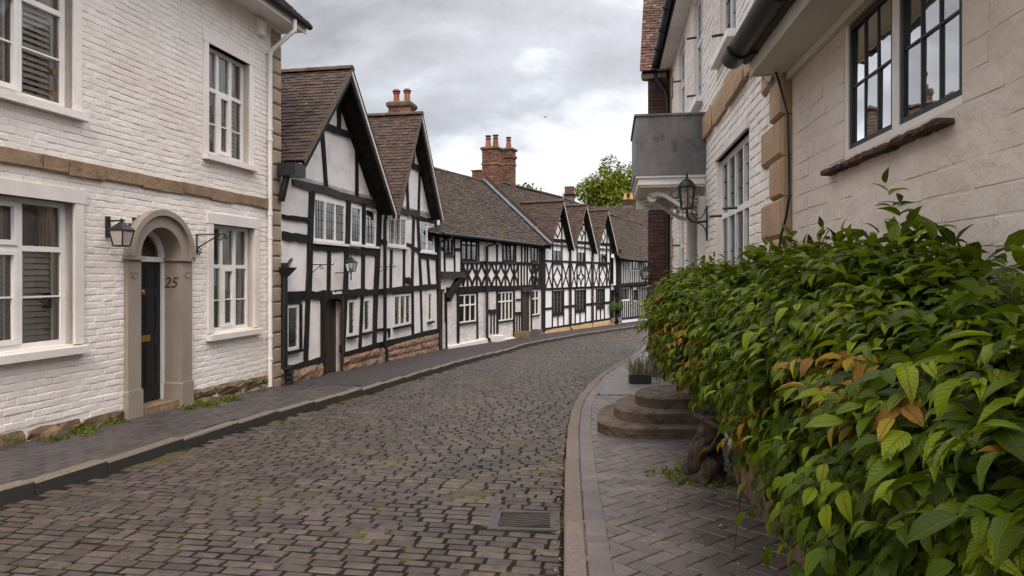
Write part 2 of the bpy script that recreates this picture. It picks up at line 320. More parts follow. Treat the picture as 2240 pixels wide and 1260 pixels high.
def leaf_attr(me, V):
    at = me.attributes.new('lf', 'FLOAT_VECTOR', 'POINT'); at.data.foreach_set('vector', np.asarray(V, dtype=np.float32).ravel())
def pieces(parent, name, many, variants, mats4, mt, limit=300, smooth=False, visible=None, attr=False):
    if not mats4: return
    A = np.array(mats4); W = WM.get(parent.name, np.eye(4)) if parent is not None else np.eye(4)
    c = (W @ A[:, :, 3].T).T; Y = np.maximum(c[:, 1], .2); px = CX + F * c[:, 0] / Y; py = HY - F * (c[:, 2] - CAMZ) / Y
    ok = (px > -20) & (px < 2260) & (py > -20) & (py < 1280) & (c[:, 1] > .3)
    if visible is not None: ok &= np.array([visible(*p) for p in zip(px, py)])
    size = np.where(ok, np.abs(np.linalg.norm(A[:, :3, 0], axis=1)) / Y, 0)
    order = np.argsort(-size); top = [i for i in order[:limit] if size[i] > 0]; topset = set(top)
    meshes = []
    for k, (V, Fa) in enumerate(variants):
        me = bpy.data.meshes.new(name); me.from_pydata(V.tolist(), [], Fa); me.materials.append(mt)
        if attr: leaf_attr(me, V)
        if smooth: me.polygons.foreach_set('use_smooth', [True] * len(me.polygons))
        meshes.append(me)
    nv = len(variants)
    for i in top:
        o = bpy.data.objects.new(name, meshes[i % nv]); COL.objects.link(o)
        if parent is not None: o.parent = parent
        o.matrix_local = Matrix(A[i].tolist())
    rest = [i for i in range(len(A)) if i not in topset]
    if rest:
        vs = []; fs = []; o = 0
        for i in rest:
            V, Fa = variants[i % nv]; P = V @ A[i, :3, :3].T + A[i, :3, 3]; vs.append(P); fs += [tuple(x + o for x in q) for q in Fa]; o += len(V)
        me = bpy.data.meshes.new(many); me.from_pydata(np.concatenate(vs).tolist(), [], fs); me.materials.append(mt)
        if attr: leaf_attr(me, np.concatenate([variants[i % nv][0] for i in rest]))
        if smooth: me.polygons.foreach_set('use_smooth', [True] * len(me.polygons))
        ob = bpy.data.objects.new(many, me); COL.objects.link(ob); ob['kind'] = 'stuff'
        if parent is not None: ob.parent = parent
def wall_holes(parent, name, mt, u0, u1, z0, z1, holes, y=0.0, depth=.12, extra=None, y0=None):
    us = sorted({u0, u1} | {min(max(h[k], u0), u1) for h in holes for k in (0, 1)}); zs = sorted({z0, z1} | {min(max(h[k], z0), z1) for h in holes for k in (2, 3)})
    b = MB()
    for i in range(len(us) - 1):
        for k in range(len(zs) - 1):
            um = .5 * (us[i] + us[i + 1]); zm = .5 * (zs[k] + zs[k + 1])
            if any(h[0] < um < h[1] and h[2] < zm < h[3] for h in holes): continue
            b.add([(us[i], y, zs[k]), (us[i + 1], y, zs[k]), (us[i + 1], y, zs[k + 1]), (us[i], y, zs[k + 1])], [(0, 1, 2, 3)])
    for h in holes:
        a, c, d, e_ = h[:4]; Y1 = y + depth
        b.add([(a, y, d), (a, y, e_), (a, Y1, e_), (a, Y1, d)], [(0, 1, 2, 3)]); b.add([(c, y, d), (c, Y1, d), (c, Y1, e_), (c, y, e_)], [(0, 1, 2, 3)])
        b.add([(a, y, e_), (c, y, e_), (c, Y1, e_), (a, Y1, e_)], [(0, 1, 2, 3)]); b.add([(a, y, d), (a, Y1, d), (c, Y1, d), (c, y, d)], [(0, 1, 2, 3)])
    if extra:
        for poly in extra: b.add([(p[0], y, p[1]) for p in poly], [tuple(range(len(poly)))])
    return b.obj(name, mt, parent, fix=False)
def courses(u0, u1, z0, z1, H, L, holes, zmin=None, stag=True, jl=.06):
    out = []; row = 0; z = z0
    while z < z1 - H * .4:
        iv = [(u0, u1)]
        for h in holes:
            if h[2] < z + H * .7 and h[3] > z + H * .3:
                nw = []
                for a, c in iv:
                    if h[1] <= a or h[0] >= c: nw.append((a, c)); continue
                    if h[0] > a: nw.append((a, h[0]))
                    if h[1] < c: nw.append((h[1], c))
                iv = nw
        for a, c in iv:
            u = a - (L * .5 if (row % 2 and stag) else 0) - R.uniform(0, L * .25)
            while u < c - .02:
                l = L * (1 + R.uniform(-jl, jl)); p, q = max(u, a), min(u + l, c); u += l
                if q - p < .03: continue
                if zmin and z < zmin(.5 * (p + q)): continue
                out.append((p, q, z, z + H))
        z += H; row += 1
    return out
def brick_mats(cs, joint, depth, jit=.003, ty=0.0, rot=.008, tilt=.03):
    out = []
    for (p, q, z, t) in cs:
        a = R.uniform(-rot, rot); c, s_ = math.cos(a), math.sin(a); w = q - p - joint; h = t - z - joint * R.uniform(.8, 1.2)
        y = ty + R.uniform(-jit, jit)
        out.append(frame4(((p + q) / 2, y, (z + t) / 2 + R.uniform(-.003, .003)), (w * c, 0, w * s_), (R.uniform(-.02, .02) * depth, depth, 0), (-h * s_, R.uniform(-tilt, tilt) * h, h * c)))
    return out
def beam(parent, fac, x1, y1, x2, y2, w, mode='v', mt=None, front=-.03, back=.03, name=None, w2=None, seg=4, out=0.0, wob=.07):
    w2 = w if w2 is None else w2; L = []; Rr = []
    for i in range(seg + 1):
        t = i / seg; x = x1 + (x2 - x1) * t; y = y1 + (y2 - y1) * t; ww = (w + (w2 - w) * t) / 2
        ja = ww * R.uniform(-wob, wob) * 2; jb = ww * R.uniform(-wob, wob) * 2
        if mode == 'v': L.append(fac.uv(x - ww + ja, y, out)); Rr.append(fac.uv(x + ww + jb, y, out))
        else: L.append(fac.uv(x, y - ww + ja, out)); Rr.append(fac.uv(x, y + ww + jb, out))
    f = front + R.uniform(-.006, .003)
    nm = name or ('timber_post' if mode == 'v' else 'timber_beam')
    b = MB(); n = seg + 1; vs = []
    for l, r in zip(L, Rr):
        vs += [(l[0], f, l[1]), (r[0], f, r[1]), (l[0], back, l[1]), (r[0], back, r[1])]
    fs = []
    for i in range(seg):
        a = 4 * i; fs += [(a, a + 1, a + 5, a + 4), (a, a + 4, a + 6, a + 2), (a + 1, a + 3, a + 7, a + 5)]
    fs += [(0, 2, 3, 1), (4 * seg, 4 * seg + 1, 4 * seg + 3, 4 * seg + 2)]
    b.add(vs, fs); return b.obj(nm, mt or TIMB, parent)
def bar(parent, name, pts, w, front, back, mt):             # bent strip of constant width in the facade plane, pts in (u,z)
    n = len(pts); b = MB(); vs = []
    for i, p in enumerate(pts):
        a = pts[max(i - 1, 0)]; c = pts[min(i + 1, n - 1)]; dx, dz = c[0] - a[0], c[1] - a[1]; l = math.hypot(dx, dz) or 1; nx, nz_ = -dz / l * w / 2, dx / l * w / 2
        vs += [(p[0] + nx, front, p[1] + nz_), (p[0] - nx, front, p[1] - nz_), (p[0] + nx, back, p[1] + nz_), (p[0] - nx, back, p[1] - nz_)]
    fs = []
    for i in range(n - 1):
        a = 4 * i; fs += [(a, a + 1, a + 5, a + 4), (a, a + 4, a + 6, a + 2), (a + 1, a + 3, a + 7, a + 5)]
    fs += [(0, 2, 3, 1), (4 * n - 4, 4 * n - 3, 4 * n - 1, 4 * n - 2)]
    b.add(vs, fs); return b.obj(name, mt, parent)
def window(parent, rc, lights=3, tiers=(1.0,), fw=.05, mw=.045, y=.03, frame=None, glass=None, lead=None, bars=None, interior=True, sash=None, ft=.05, leadm=None, room=.5, name='window', bw=.018, lw=.012, roomm=None):
    """rc=(u0,u1,z0,z1); tiers: heights from the bottom as fractions; lead=(cols,rows) per light; bars={tier:[fractions]} thin bars; sash: set of (light,tier) with own inner frame"""
    u0, u1, z0, z1 = rc; frame = frame or WHITEW; glass = glass or GLASSL; leadm = leadm or IRON
    b = MB(); b.box(u0, u0 + fw, y, y + ft, z0, z1); b.box(u1 - fw, u1, y, y + ft, z0, z1); b.box(u0 + fw, u1 - fw, y, y + ft, z0, z0 + fw); b.box(u0 + fw, u1 - fw, y, y + ft, z1 - fw, z1)
    iu0, iu1, iz0, iz1 = u0 + fw, u1 - fw, z0 + fw, z1 - fw; lwid = (iu1 - iu0 - mw * (lights - 1)) / lights
    hs = [iz0]; acc = 0
    for f in tiers: acc += f; hs.append(iz0 + (iz1 - iz0) * acc)
    for k in range(1, lights): a = iu0 + k * lwid + (k - 1) * mw; b.box(a, a + mw, y - .006, y + ft, iz0, iz1)
    for h in hs[1:-1]:
        for k in range(lights): a = iu0 + k * (lwid + mw); b.box(a, a + lwid, y - .004, y + ft, h - mw / 2, h + mw / 2)
    wn = b.obj(name, frame, parent); lb = MB(); tb = MB()
    for k in range(lights):
        for t in range(len(tiers)):
            a = iu0 + k * (lwid + mw); c = a + lwid; d = hs[t] + (mw / 2 if t else 0); e_ = hs[t + 1] - (mw / 2 if t < len(tiers) - 1 else 0)
            if sash and (k, t) in sash:
                sw = .042; s2 = MB(); yy = y - .018; s2.box(a, a + sw, yy, y + .03, d, e_); s2.box(c - sw, c, yy, y + .03, d, e_); s2.box(a + sw, c - sw, yy, y + .03, d, d + sw * 1.2); s2.box(a + sw, c - sw, yy, y + .03, e_ - sw, e_)
                s2.obj('casement', frame, wn); a += sw; c -= sw; d += sw * 1.2; e_ -= sw
            cuts = [d] + ([d + (e_ - d) * f for f in bars.get(t, [])] if bars else []) + [e_]
            for h in cuts[1:-1]: tb.box(a, c, y + .004, y + .03, h - bw / 2, h + bw / 2)
            if lead:
                for i in range(1, lead[0]): x = a + (c - a) * i / lead[0]; lb.box(x - lw / 2, x + lw / 2, y + .016, y + .028, d, e_)
                for i in range(1, lead[1]): h = d + (e_ - d) * i / lead[1]; lb.box(a, c, y + .0155, y + .0285, h - lw / 2, h + lw / 2)
            for i in range(len(cuts) - 1):
                tl = R.uniform(-.012, .012); tv = R.uniform(-.008, .008)
                MB().add([(a, y + .022 + tl * .1, cuts[i]), (c, y + .022 - tl * .1, cuts[i]), (c, y + .022 - tl * .1 + tv, cuts[i + 1]), (a, y + .022 + tl * .1 + tv, cuts[i + 1])], [(0, 1, 2, 3)]).obj('pane', glass, wn, fix=False)
    if lb.v: lb.obj('lead_bars', leadm, wn)
    if tb.v: tb.obj('glazing_bar', frame, wn)
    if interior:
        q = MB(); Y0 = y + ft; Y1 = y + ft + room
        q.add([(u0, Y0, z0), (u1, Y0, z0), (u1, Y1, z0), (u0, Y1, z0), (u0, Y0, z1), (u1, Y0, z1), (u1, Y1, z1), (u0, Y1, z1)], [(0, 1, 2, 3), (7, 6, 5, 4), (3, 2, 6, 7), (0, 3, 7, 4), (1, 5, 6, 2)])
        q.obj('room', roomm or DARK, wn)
    return wn
def roof_patch(parent, A, B, C, D, mt, gauge=.10, tw=.17, over=.0, limit=0, seed=1, sag=0.0, thick=.022, skip=None, visible=None):
    """tiles on the patch eave A-B, ridge C-D (A below C)"""
    A, B, C, D = (np.array(p, float) for p in (A, B, C, D)); rr = random.Random(seed); ms = []
    sl = (np.linalg.norm(C - A) + np.linalg.norm(D - B)) / 2; rows = max(2, int(sl / gauge))
    n = np.cross(B - A, C - A); n /= np.linalg.norm(n)
    if n[2] < 0: n = -n
    for r in range(rows):
        t = r / rows; p = A + (C - A) * t; q = B + (D - B) * t; L = np.linalg.norm(q - p); a = (q - p) / L; s_ = (C - A) * (1 - .5) + (D - B) * .5; s_ = s_ / np.linalg.norm(s_)
        if np.dot(np.cross(a, -n), s_) < 0: aa = -a
        else: aa = a
        x = -tw / 2 if r % 2 else 0.0; rj = rr.uniform(-.006, .006)
        while x < L - .03:
            w = tw * rr.uniform(.93, 1.05); x0 = max(x, 0); x1 = min(x + w, L); x += w
            if x1 - x0 < .04: continue
            xm = .5 * (x0 + x1); f = xm / L
            c = p + a * xm + n * (.012 + rr.uniform(-.003, .007)) + s_ * (gauge * .62 + rj + rr.uniform(-.006, .006)) - np.array([0, 0, sag * math.sin(math.pi * f) + sag * .4 * math.sin(f * 11 + t * 3)])
            if skip and skip(c): continue
            ti = rr.uniform(.12, .19); z = s_ * math.cos(ti) - n * math.sin(ti); y = -(n * math.cos(ti) + s_ * math.sin(ti)); ro = rr.uniform(-.025, .025)
            ax = aa + z * ro
            ms.append(frame4(c, ax * (x1 - x0 - .006), y * thick, z * (gauge * 1.32)))
    pieces(parent, 'tile', 'tiles', block_variants(.165, .13, .016, .003, .0016, 6, seed), ms, mt, limit, visible=visible)
def slab(parent, name, mt, quad, t):                       # thin roof deck below a quad (A,B,D,C order round)
    q = [Vector(p) for p in quad]; n = (q[1] - q[0]).cross(q[3] - q[0]).normalized()
    if n.z < 0: n = -n
    b = MB(); b.add([tuple(p - n * .002) for p in q] + [tuple(p - n * t) for p in q], [(0, 1, 2, 3), (7, 6, 5, 4), (0, 4, 5, 1), (1, 5, 6, 2), (2, 6, 7, 3), (3, 7, 4, 0)])
    return b.obj(name, mt, parent)
def ridge_tiles(parent, A, B, r=.10, l=.32, mt=None, sag=0.0):
    A, B = Vector(A), Vector(B); L = (B - A).length; n = max(1, int(L / l)); d = (B - A) / L; side = d.cross(Vector((0, 0, 1))).normalized()
    for i in range(n):
        b = MB(); pts = []
        for e_ in (0, 1):
            p = A + d * (L * (i + e_) / n - (.004 if e_ else -.004)) - Vector((0, 0, sag * math.sin(math.pi * (i + .5) / n))); rr = r * (1.03 if e_ else .97)
            for k in range(7):
                t = math.pi * (k / 6); pts.append(p + side * (rr * math.cos(t) * 1.05) + Vector((0, 0, rr * math.sin(t) * .9 - r * .35)))
        b.add([tuple(p) for p in pts], [(k, k + 1, k + 8, k + 7) for k in range(6)] + [tuple(range(7))[::-1], tuple(range(7, 14))])
        b.obj('ridge_tile', mt or RIDGE, parent)
def course_stones(parent, fac, u0, u1, zb, zt, rows, lmin, lmax, mt, name='stone', y=-.02, d=.16, amp=.014, seed=3, gap=.012, var=None):
    rr = random.Random(seed); ms = []
    for r in range(rows):
        u = u0 - (rr.uniform(0, lmin) if r % 2 else 0)
        while u < u1 - .04:
            l = rr.uniform(lmin, lmax); a, c = max(u, u0), min(u + l, u1); u += l
            if c - a < .06: continue
            m_ = .5 * (a + c); b0, t0 = zb(m_), zt(m_); h = (t0 - b0) / rows; sh = (zt(c) - zt(a)) / max(c - a, .01) * (r + .5) / rows + (zb(c) - zb(a)) / max(c - a, .01) * (rows - r - .5) / rows
            w = c - a - gap
            ms.append(frame4((m_, y + d / 2 + rr.uniform(-.012, .012), b0 + h * (r + .5)), (w, 0, w * sh), (0, d, 0), (0, 0, h - gap)))
    pieces(parent, name, name + 's', var or rough_variants(.45, .25, d, amp, 6, seed), ms, mt, 300, smooth=False)
def wobble_tri(parent, fac, name, mt, pts, y): MB().add([(p[0], y, p[1]) for p in pts], [tuple(range(len(pts)))]).obj(name, mt, parent)
# ================================================================== the street surface
def zfix(pix):
    out = []
    for (x, y) in pix:
        k = (y - HY) / F; Y = 8.0
        for _ in range(80): Y = .5 * Y + .5 * (CAMZ - zr(Y)) / k
        out.append(((x - CX) / F * Y, Y))
    return out
LP = zfix(((0, 1103), (143, 1069), (286, 1020), (428, 972), (600, 918), (778, 870), (955, 815), (1044, 789), (1155, 757), (1267, 736), (1369, 721)))
RP = zfix(((1233, 1260), (1234, 1129), (1237, 1014), (1243, 943), (1253, 900), (1279, 863), (1315, 827), (1359, 800), (1398, 776)))
def poly_x(P, Y):
    if Y <= P[0][1]: (x0, y0), (x1, y1) = P[0], P[2]
    elif Y >= P[-1][1]: (x0, y0), (x1, y1) = P[-3], P[-1]
    else:
        for a, b in zip(P, P[1:]):
            if a[1] <= Y <= b[1]: (x0, y0), (x1, y1) = a, b; break
    return x0 + (x1 - x0) * (Y - y0) / (y1 - y0)
_cache = {}
def XL(Y):
    k = ('L', round(Y, 2))
    if k not in _cache: _cache[k] = sum(poly_x(LP, Y + d) for d in (-1.0, -.5, 0, .5, 1.0)) / 5
    return _cache[k]
def XR(Y):
    k = ('R', round(Y, 2))
    if k not in _cache:
        v = sum(poly_x(RP, Y + d) for d in (-.6, -.3, 0, .3, .6)) / 5
        if Y > 19: v = XL(Y) + (sum(poly_x(RP, 19 + d) for d in (-.6, -.3, 0, .3, .6)) / 5 - XL(19))
        _cache[k] = v
    return _cache[k]
def sheet(name, mt, xl, xr, zf, ys, nx=2, kind='structure', parent=None):
    b = MB(); vs = []
    for y in ys:
        a, c = xl(y), xr(y)
        for i in range(nx): vs.append((a + (c - a) * i / (nx - 1), y, zf(y)))
    b.add(vs, [(k * nx + i, k * nx + i + 1, (k + 1) * nx + i + 1, (k + 1) * nx + i) for k in range(len(ys) - 1) for i in range(nx - 1)])
    o = b.obj(name, mt, parent, fix=False)
    if kind: o['kind'] = kind
    return o
YS = [-3 + .5 * i for i in range(110)]
g = MB(); gx = [-300, -60, -20, -8, 0, 8, 20, 60, 300]; gy = [-60, -10, 0, 10, 20.3, 30, 45, 70, 120, 300, 900]
g.add([(x, y, gp(min(y, 60)) - .42) for y in gy for x in gx], [(k * 9 + i, k * 9 + i + 1, (k + 1) * 9 + i + 1, (k + 1) * 9 + i) for k in range(len(gy) - 1) for i in range(8)])
struct(g.obj('ground', GROUND, fix=False))
road = None
GB = (-.125, .295, 4.39, 4.74)                              # hole in the bedding for the drain pit
rb = MB()
def rquad(xa, xb, ya, yb): rb.add([(xa(ya), ya, zr(ya) - .0052), (xb(ya), ya, zr(ya) - .0052), (xb(yb), yb, zr(yb) - .0052), (xa(yb), yb, zr(yb) - .0052)], [(0, 1, 2, 3)])
for ya, yb in zip(sorted(set(YS) | {GB[2], GB[3]}), sorted(set(YS) | {GB[2], GB[3]})[1:]):
    if ya >= GB[2] - 1e-6 and yb <= GB[3] + 1e-6: rquad(lambda y: XL(y) - .1, lambda y: GB[0], ya, yb); rquad(lambda y: GB[1], lambda y: XR(y) + .1, ya, yb)
    else: rquad(lambda y: XL(y) - .1, lambda y: XR(y) + .1, ya, yb)
road = struct(rb.obj('road', JOINT, fix=False))
SETTV = block_variants(.166, .082, .06, .008, .0035, 10, 21, True)
gratebox = (-.17, .33, 4.35, 4.78)
ms = []
Y0 = 2.2; rown = 0
def cx_(y): return .5 * (XL(y) + XR(y))
while Y0 < 40:
    c = (cx_(Y0), Y0); th = math.atan2(cx_(Y0 + .8) - cx_(Y0 - .8), 1.6); nx, ny = math.cos(th), -math.sin(th); tx, ty = math.sin(th), math.cos(th)
    hw = .5 * (XR(Y0) - XL(Y0)) + .6; v = -hw - (.0875 if rown % 2 else 0) - R.uniform(0, .05); rown += 1; row = .092 if Y0 < 22 else .10
    while v < hw:
        l = .175 * R.uniform(.88, 1.12) if R.random() > .04 else .10; vm = v + l / 2; v += l
        X, Y = c[0] + nx * vm, c[1] + ny * vm
        lim = XR(Y) - .012
        if X - l / 2 < XL(Y) - .03 or X - l / 2 > lim - .05: continue
        if X + l / 2 > lim: nl = lim - (X - l / 2); X -= (l - nl) / 2; l = nl
        if gratebox[0] < X < gratebox[1] + .1 and gratebox[2] < Y < gratebox[3]: continue
        z = zr(Y) + R.uniform(-.004, .003) - .03; w = l - .014 * R.uniform(.7, 1.7); h = row - .0135 * R.uniform(.75, 1.3)
        tl, tm = R.uniform(-.012, .012), R.uniform(-.02, .02); ro = R.uniform(-.02, .02)
        ax = (nx + tx * ro, ny + ty * ro, tl); az = (tx - nx * ro, ty - ny * ro, -.045 + tm)
        ms.append(frame4((X, Y, z), (ax[0] * w, ax[1] * w, ax[2] * w), (tl * .06, tm * .06, -.06), (az[0] * h, az[1] * h, az[2] * h)))
    Y0 += row
pieces(road, 'sett', 'setts', SETTV, ms, SETT, 300)
# kerbs
def kerb(parent, P, side, w, top, y0, y1, L, seed):
    rr = random.Random(seed); Y = y0; ms = []
    while Y < y1:
        l = L * rr.uniform(.8, 1.2); a = (P(Y), Y); th = math.atan2(P(Y + l) - P(Y), l); b = (P(Y) + math.sin(th) * l, Y + math.cos(th) * l); dx, dy = b[0] - a[0], b[1] - a[1]
        nx, ny = (-math.cos(th), math.sin(th)) if side < 0 else (math.cos(th), -math.sin(th))
        m_ = ((a[0] + b[0]) / 2 + nx * w / 2, (a[1] + b[1]) / 2 + ny * w / 2); z = gp(m_[1]) + top - .11 + rr.uniform(-.006, .006); sl = -.045 if Y < 20 else -.023
        f = (l - .012) / l; X = (nx * w, ny * w, 0); Z = (dx * f, dy * f, dy * sl)
        if side < 0: X = (-X[0], -X[1], 0)
        ms.append(frame4((m_[0], m_[1], z), X, (0, 0, -.22), Z)); Y = b[1]
    pieces(parent, 'kerb_stone', 'kerb_stones', block_variants(.14, .8, .22, .012, .004, 6, seed, True), ms, KERB, 200)
pavl = sheet('pavement', PJOINT, lambda y: -4.62 - (6.5 - min(y, 22)) * .17 if y < 21 else -1.9 - 2.5 + (y - 21) * .42, lambda y: XL(y) - .02, lambda y: gp(y) - .009, YS, 3)
kerb(pavl, XL, -1, .13, .004, 2.5, 42, .85, 5)
pavr = sheet('pavement', PJOINT, lambda y: XR(y) + .02, lambda y: max(2.6 + .16 * y, XR(y) + 1.5), lambda y: gp(y) - .009, YS, 3)
kerb(pavr, XR, 1, .125, .004, 2.2, 40, .95, 6)
FA = Fac(-4.37, 9.0, 11.0)
# left footway: blue brick pavers laid along the street, then worn tarmac
ms = []
for k in range(16):
    o = .02 + .112 * k + .056; u = -6.2 + (.112 if k % 2 else 0)
    while u < 2.6:
        l = .224; x, y = FA.xy(u + l / 2, -o); u += l
        if x > XL(y) - .15: continue
        z = gp(y) - .0325 + R.uniform(-.003, .0015); d = FA.d; w = l - .012; h = .101
        nx = (-FA.i[0], -FA.i[1])
        ms.append(frame4((x, y, z), (nx[0] * h, nx[1] * h, R.uniform(-.02, .02) * h), (0, 0, -.06), (d[0] * w, d[1] * w, -.044 * w + R.uniform(-.01, .01) * w)))
pieces(pavl, 'paver', 'pavers', block_variants(.104, .216, .06, .005, .002, 6, 8), ms, BLUEB, 300)
YT = [11.4 + .6 * i for i in range(50)]
sheet('footway_surface', TARM, lambda y: FA.xy((y - 9) / FA.d[1])[0] - .1 if y < 20 else -2.4 + (y - 20.3) * .45, lambda y: XL(y) - .135, lambda y: gp(y), YT, 3, None, pavl)
# right footway: border course, herringbone, slabs further on
ms = []; Y = 2.2
while Y < 19:
    l = .30 if R.random() < .5 else .12; th = math.atan2(XR(Y + .3) - XR(Y), .3); tx, ty = math.sin(th), math.cos(th); nx, ny = ty, -tx
    x, y = XR(Y) + tx * l / 2 + nx * .191, Y + ty * l / 2 + ny * .191; h = l - .008
    ms.append(frame4((x, y, gp(y) - .03 + R.uniform(-.002, .002)), (nx * .128, ny * .128, 0), (0, 0, -.06), (tx * h, ty * h, -.045 * h))); Y += l * ty
pieces(pavr, 'border_paver', 'border_pavers', block_variants(.115, .22, .06, .005, .002, 5, 9), ms, HERR, 200)
def W2X(Y): return 1.122 + .144 * Y
def W1X(Y): return 1.226 + .12 * Y
ms = []; w = .1095; ang = math.radians(45 - 5); ca, sa = math.cos(ang), math.sin(ang)
for n_ in range(-130, 130):
    for m_ in range(-75, 85):
        for (bx, by, bw_, bh_) in ((0, 0, 2, 1), (2, 0, 1, 2)):
            x = (n_ + 2 * m_ + bx + bw_ / 2) * w; y = (-n_ + 2 * m_ + by + bh_ / 2) * w
            X = ca * x - sa * y + .8; Y = sa * x + ca * y + 6
            if Y < 2.0 or Y > 10.2 or X < XR(Y) + .195 or X > W2X(Y) + .05: continue
            dx = (ca, sa) if bw_ == 2 else (-sa, ca); dy = (-dx[1], dx[0]); L = 2 * w - .009; S = w - .009
            ms.append(frame4((X, Y, gp(Y) - .0335 + R.uniform(-.0025, .0015)), (dx[0] * L, dx[1] * L, dx[1] * L * -.045 + R.uniform(-.004, .004)), (0, 0, -.06), (dy[0] * S, dy[1] * S, dy[1] * S * -.045)))
for M in ms:
    if np.linalg.det(M[:3, :3]) < 0: M[:3, 2] *= -1
pieces(pavr, 'paver', 'pavers', block_variants(.213, .103, .06, .005, .0015, 6, 12), ms, HERR, 300, visible=lambda px, py: px < 1480 or (py > 960 and px < 1480 + (py - 960) * .85))
ms = []; Y = 10.28; r = 0
while Y < 19:
    x = XR(Y) + .29; d = .62
    while x < W2X(Y) + .2:
        l = R.uniform(.6, .95); ms.append(frame4((x + l / 2, Y + d / 2, gp(Y + d / 2) - .03 + R.uniform(-.002, .002)), (l - .01, 0, 0), (0, 0, -.06), (0, d - .01, -.045 * d))); x += l
    Y += d
pieces(pavr, 'slab', 'slabs', block_variants(.7, .6, .06, .006, .002, 5, 14), ms, SLAB, 300, visible=lambda px, py: px < 1420)
# drain gratings
def grate(name, label, cx, cy, w, d, rot):
    t = thing(name, label, 'drain', Matrix.Translation((cx, cy, zr(cy) + .001)) @ Matrix.Rotation(rot, 4, 'Z') @ Matrix.Rotation(math.atan(-.045), 4, 'X'))
    b = MB(); fr = .035
    for a in ((-w / 2, w / 2, -d / 2, -d / 2 + fr), (-w / 2, w / 2, d / 2 - fr, d / 2), (-w / 2, -w / 2 + fr, -d / 2 + fr, d / 2 - fr), (w / 2 - fr, w / 2, -d / 2 + fr, d / 2 - fr)): b.box(*a, -.15, .004)
    b.obj('frame', GRATE, t)
    b = MB(); b.box(-w / 2 + fr, w / 2 - fr, -d / 2 + fr, d / 2 - fr, -.16, -.13); b.obj('pit', IRON, t)
    n = 8; iw, id_ = w - 2 * fr - .06, d - 2 * fr - .004
    for k in range(n):
        y = -id_ / 2 + id_ * (k + .5) / n; sk = .10
        if k in (0, n - 1): continue
        vs = []
        for (x, dy) in ((-iw / 2, -sk / 2), (iw / 2, sk / 2)):
            for (oy, oz) in ((-.0055, 0), (.0055, 0), (.004, -.05), (-.004, -.05)): vs.append((x, max(-id_ / 2, min(id_ / 2, y + dy)) + oy, oz))
        MB().add(vs, [(0, 4, 5, 1), (1, 5, 6, 2), (2, 6, 7, 3), (3, 7, 4, 0), (0, 1, 2, 3), (4, 7, 6, 5)]).obj('bar', GRATE, t)
    for a in (-iw / 2 - .03, iw / 2): MB().box(a, a + .03, -id_ / 2, id_ / 2, -.03, .002).obj('side_rail', GRATE, t)
    return t
GRATE = mat('cast_iron_grate', (.062, .052, .048), (.042, .036, .033), 15, .55, .002, 80, 0, .4)
grate('drain_grate', 'cast iron drain grate with diagonal slots beside the curved right kerb', .085, 4.565, .47, .40, -.06)
grate('drain_grate', 'dark drain grate in the setts below the left kerb', -3.22, 5.02, .42, .30, -.25)
# ================================================================== house 25: white painted brick
def lin(p, q):                                          # straight line through two (u,z) points
    return lambda u: p[1] + (q[1] - p[1]) * (u - p[0]) / (q[0] - p[0])
H1 = thing('painted_brick_house', 'white painted brick house numbered 25 with arched taupe doorway and stone quoins', 'house', FA.M)
U0, U1 = -8.5, FA.u(612); ZE = FA.z(606, 72) + .02
zs_up = FA.z(500, 347); zt_up = FA.z(500, 117); zs_lo = FA.z(505, 723); zt_lo = FA.z(505, 494)
wGR = (FA.u(463.7), FA.u(554.6), zs_lo, zt_lo); wUR = (FA.u(456), FA.u(545), zs_up, zt_up)
ur = FA.u(160); wGL = (ur - 1.62, ur, FA.z(160, 753), FA.z(160, 444)); wUL = (FA.u(159) - 1.62, FA.u(159), FA.z(159, 240), zt_up + .02)
dO = (FA.u(272), FA.u(413)); dI = (FA.u(301), FA.u(391)); zsp = FA.z(346, 566); dc = .5 * (dI[0] + dI[1]); ri = .5 * (dI[1] - dI[0]); ro = .5 * (dO[1] - dO[0])
door_hole = (dO[0] + .02, dO[1] - .02, -.2, zsp + ro - .06)
sur = .115
def grow(r, a, t=None): return (r[0] - a, r[1] + a, r[2] - .1, r[3] + (a if t is None else t))
holes = [wGR, wUR, wGL, wUL, door_hole]
farwins = [(wGL[0] - 3.2, wGL[0] - 1.7, wGL[2], wGL[3])]
body = wall_holes(H1, 'wall', WHITE, U0, U1, -.6, ZE, holes, y=.005, depth=.16)
b = MB(); b.box(U0, U1 - .01, .5, 5.5, -.6, ZE); b.box(U1 - .04, U1 - .012, .008, .5, -.6, ZE); b.obj('body', WHITE, H1)
ptop_a = lin(FA.uv(0, 950), FA.uv(235, 902)); ptop_b = lin(FA.uv(415, 853), FA.uv(580, 820))
ptop = lambda u: ptop_a(u) if u < dc else ptop_b(u)
zS0, zS1 = FA.z(300, 408), FA.z(300, 379)               # string course
bh = [grow(wGR, sur), grow(wUR, sur), grow(wGL, sur), grow(wUL, sur), (dO[0], dO[1], -1, zsp + .05), (U0, U1, zS0, zS1), (FA.u(590), U1, -1, 9)]
for k in range(8):                                       # the arch, approximated in courses
    z = zsp + .05 + k * .08; hw = math.sqrt(max(0, ro * ro - (z - zsp) ** 2)); bh.append((dc - hw, dc + hw, z, z + .08))
cs = courses(U0, U1, -.6, ZE, .0755, .226, bh, zmin=lambda u: ptop(u) - .03)
pieces(H1, 'brick', 'bricks', block_variants(.215, .066, .05, .006, .0045, 16, 31, True), brick_mats(cs, .005, .05, .0028, .024, rot=.018), WHITE, 300)
course_stones(H1, FA, U0, dO[0] - .02, lambda u: FA.g(u) - .08, ptop, 1, .35, .8, SANDM, y=-.035, amp=.022, seed=4)
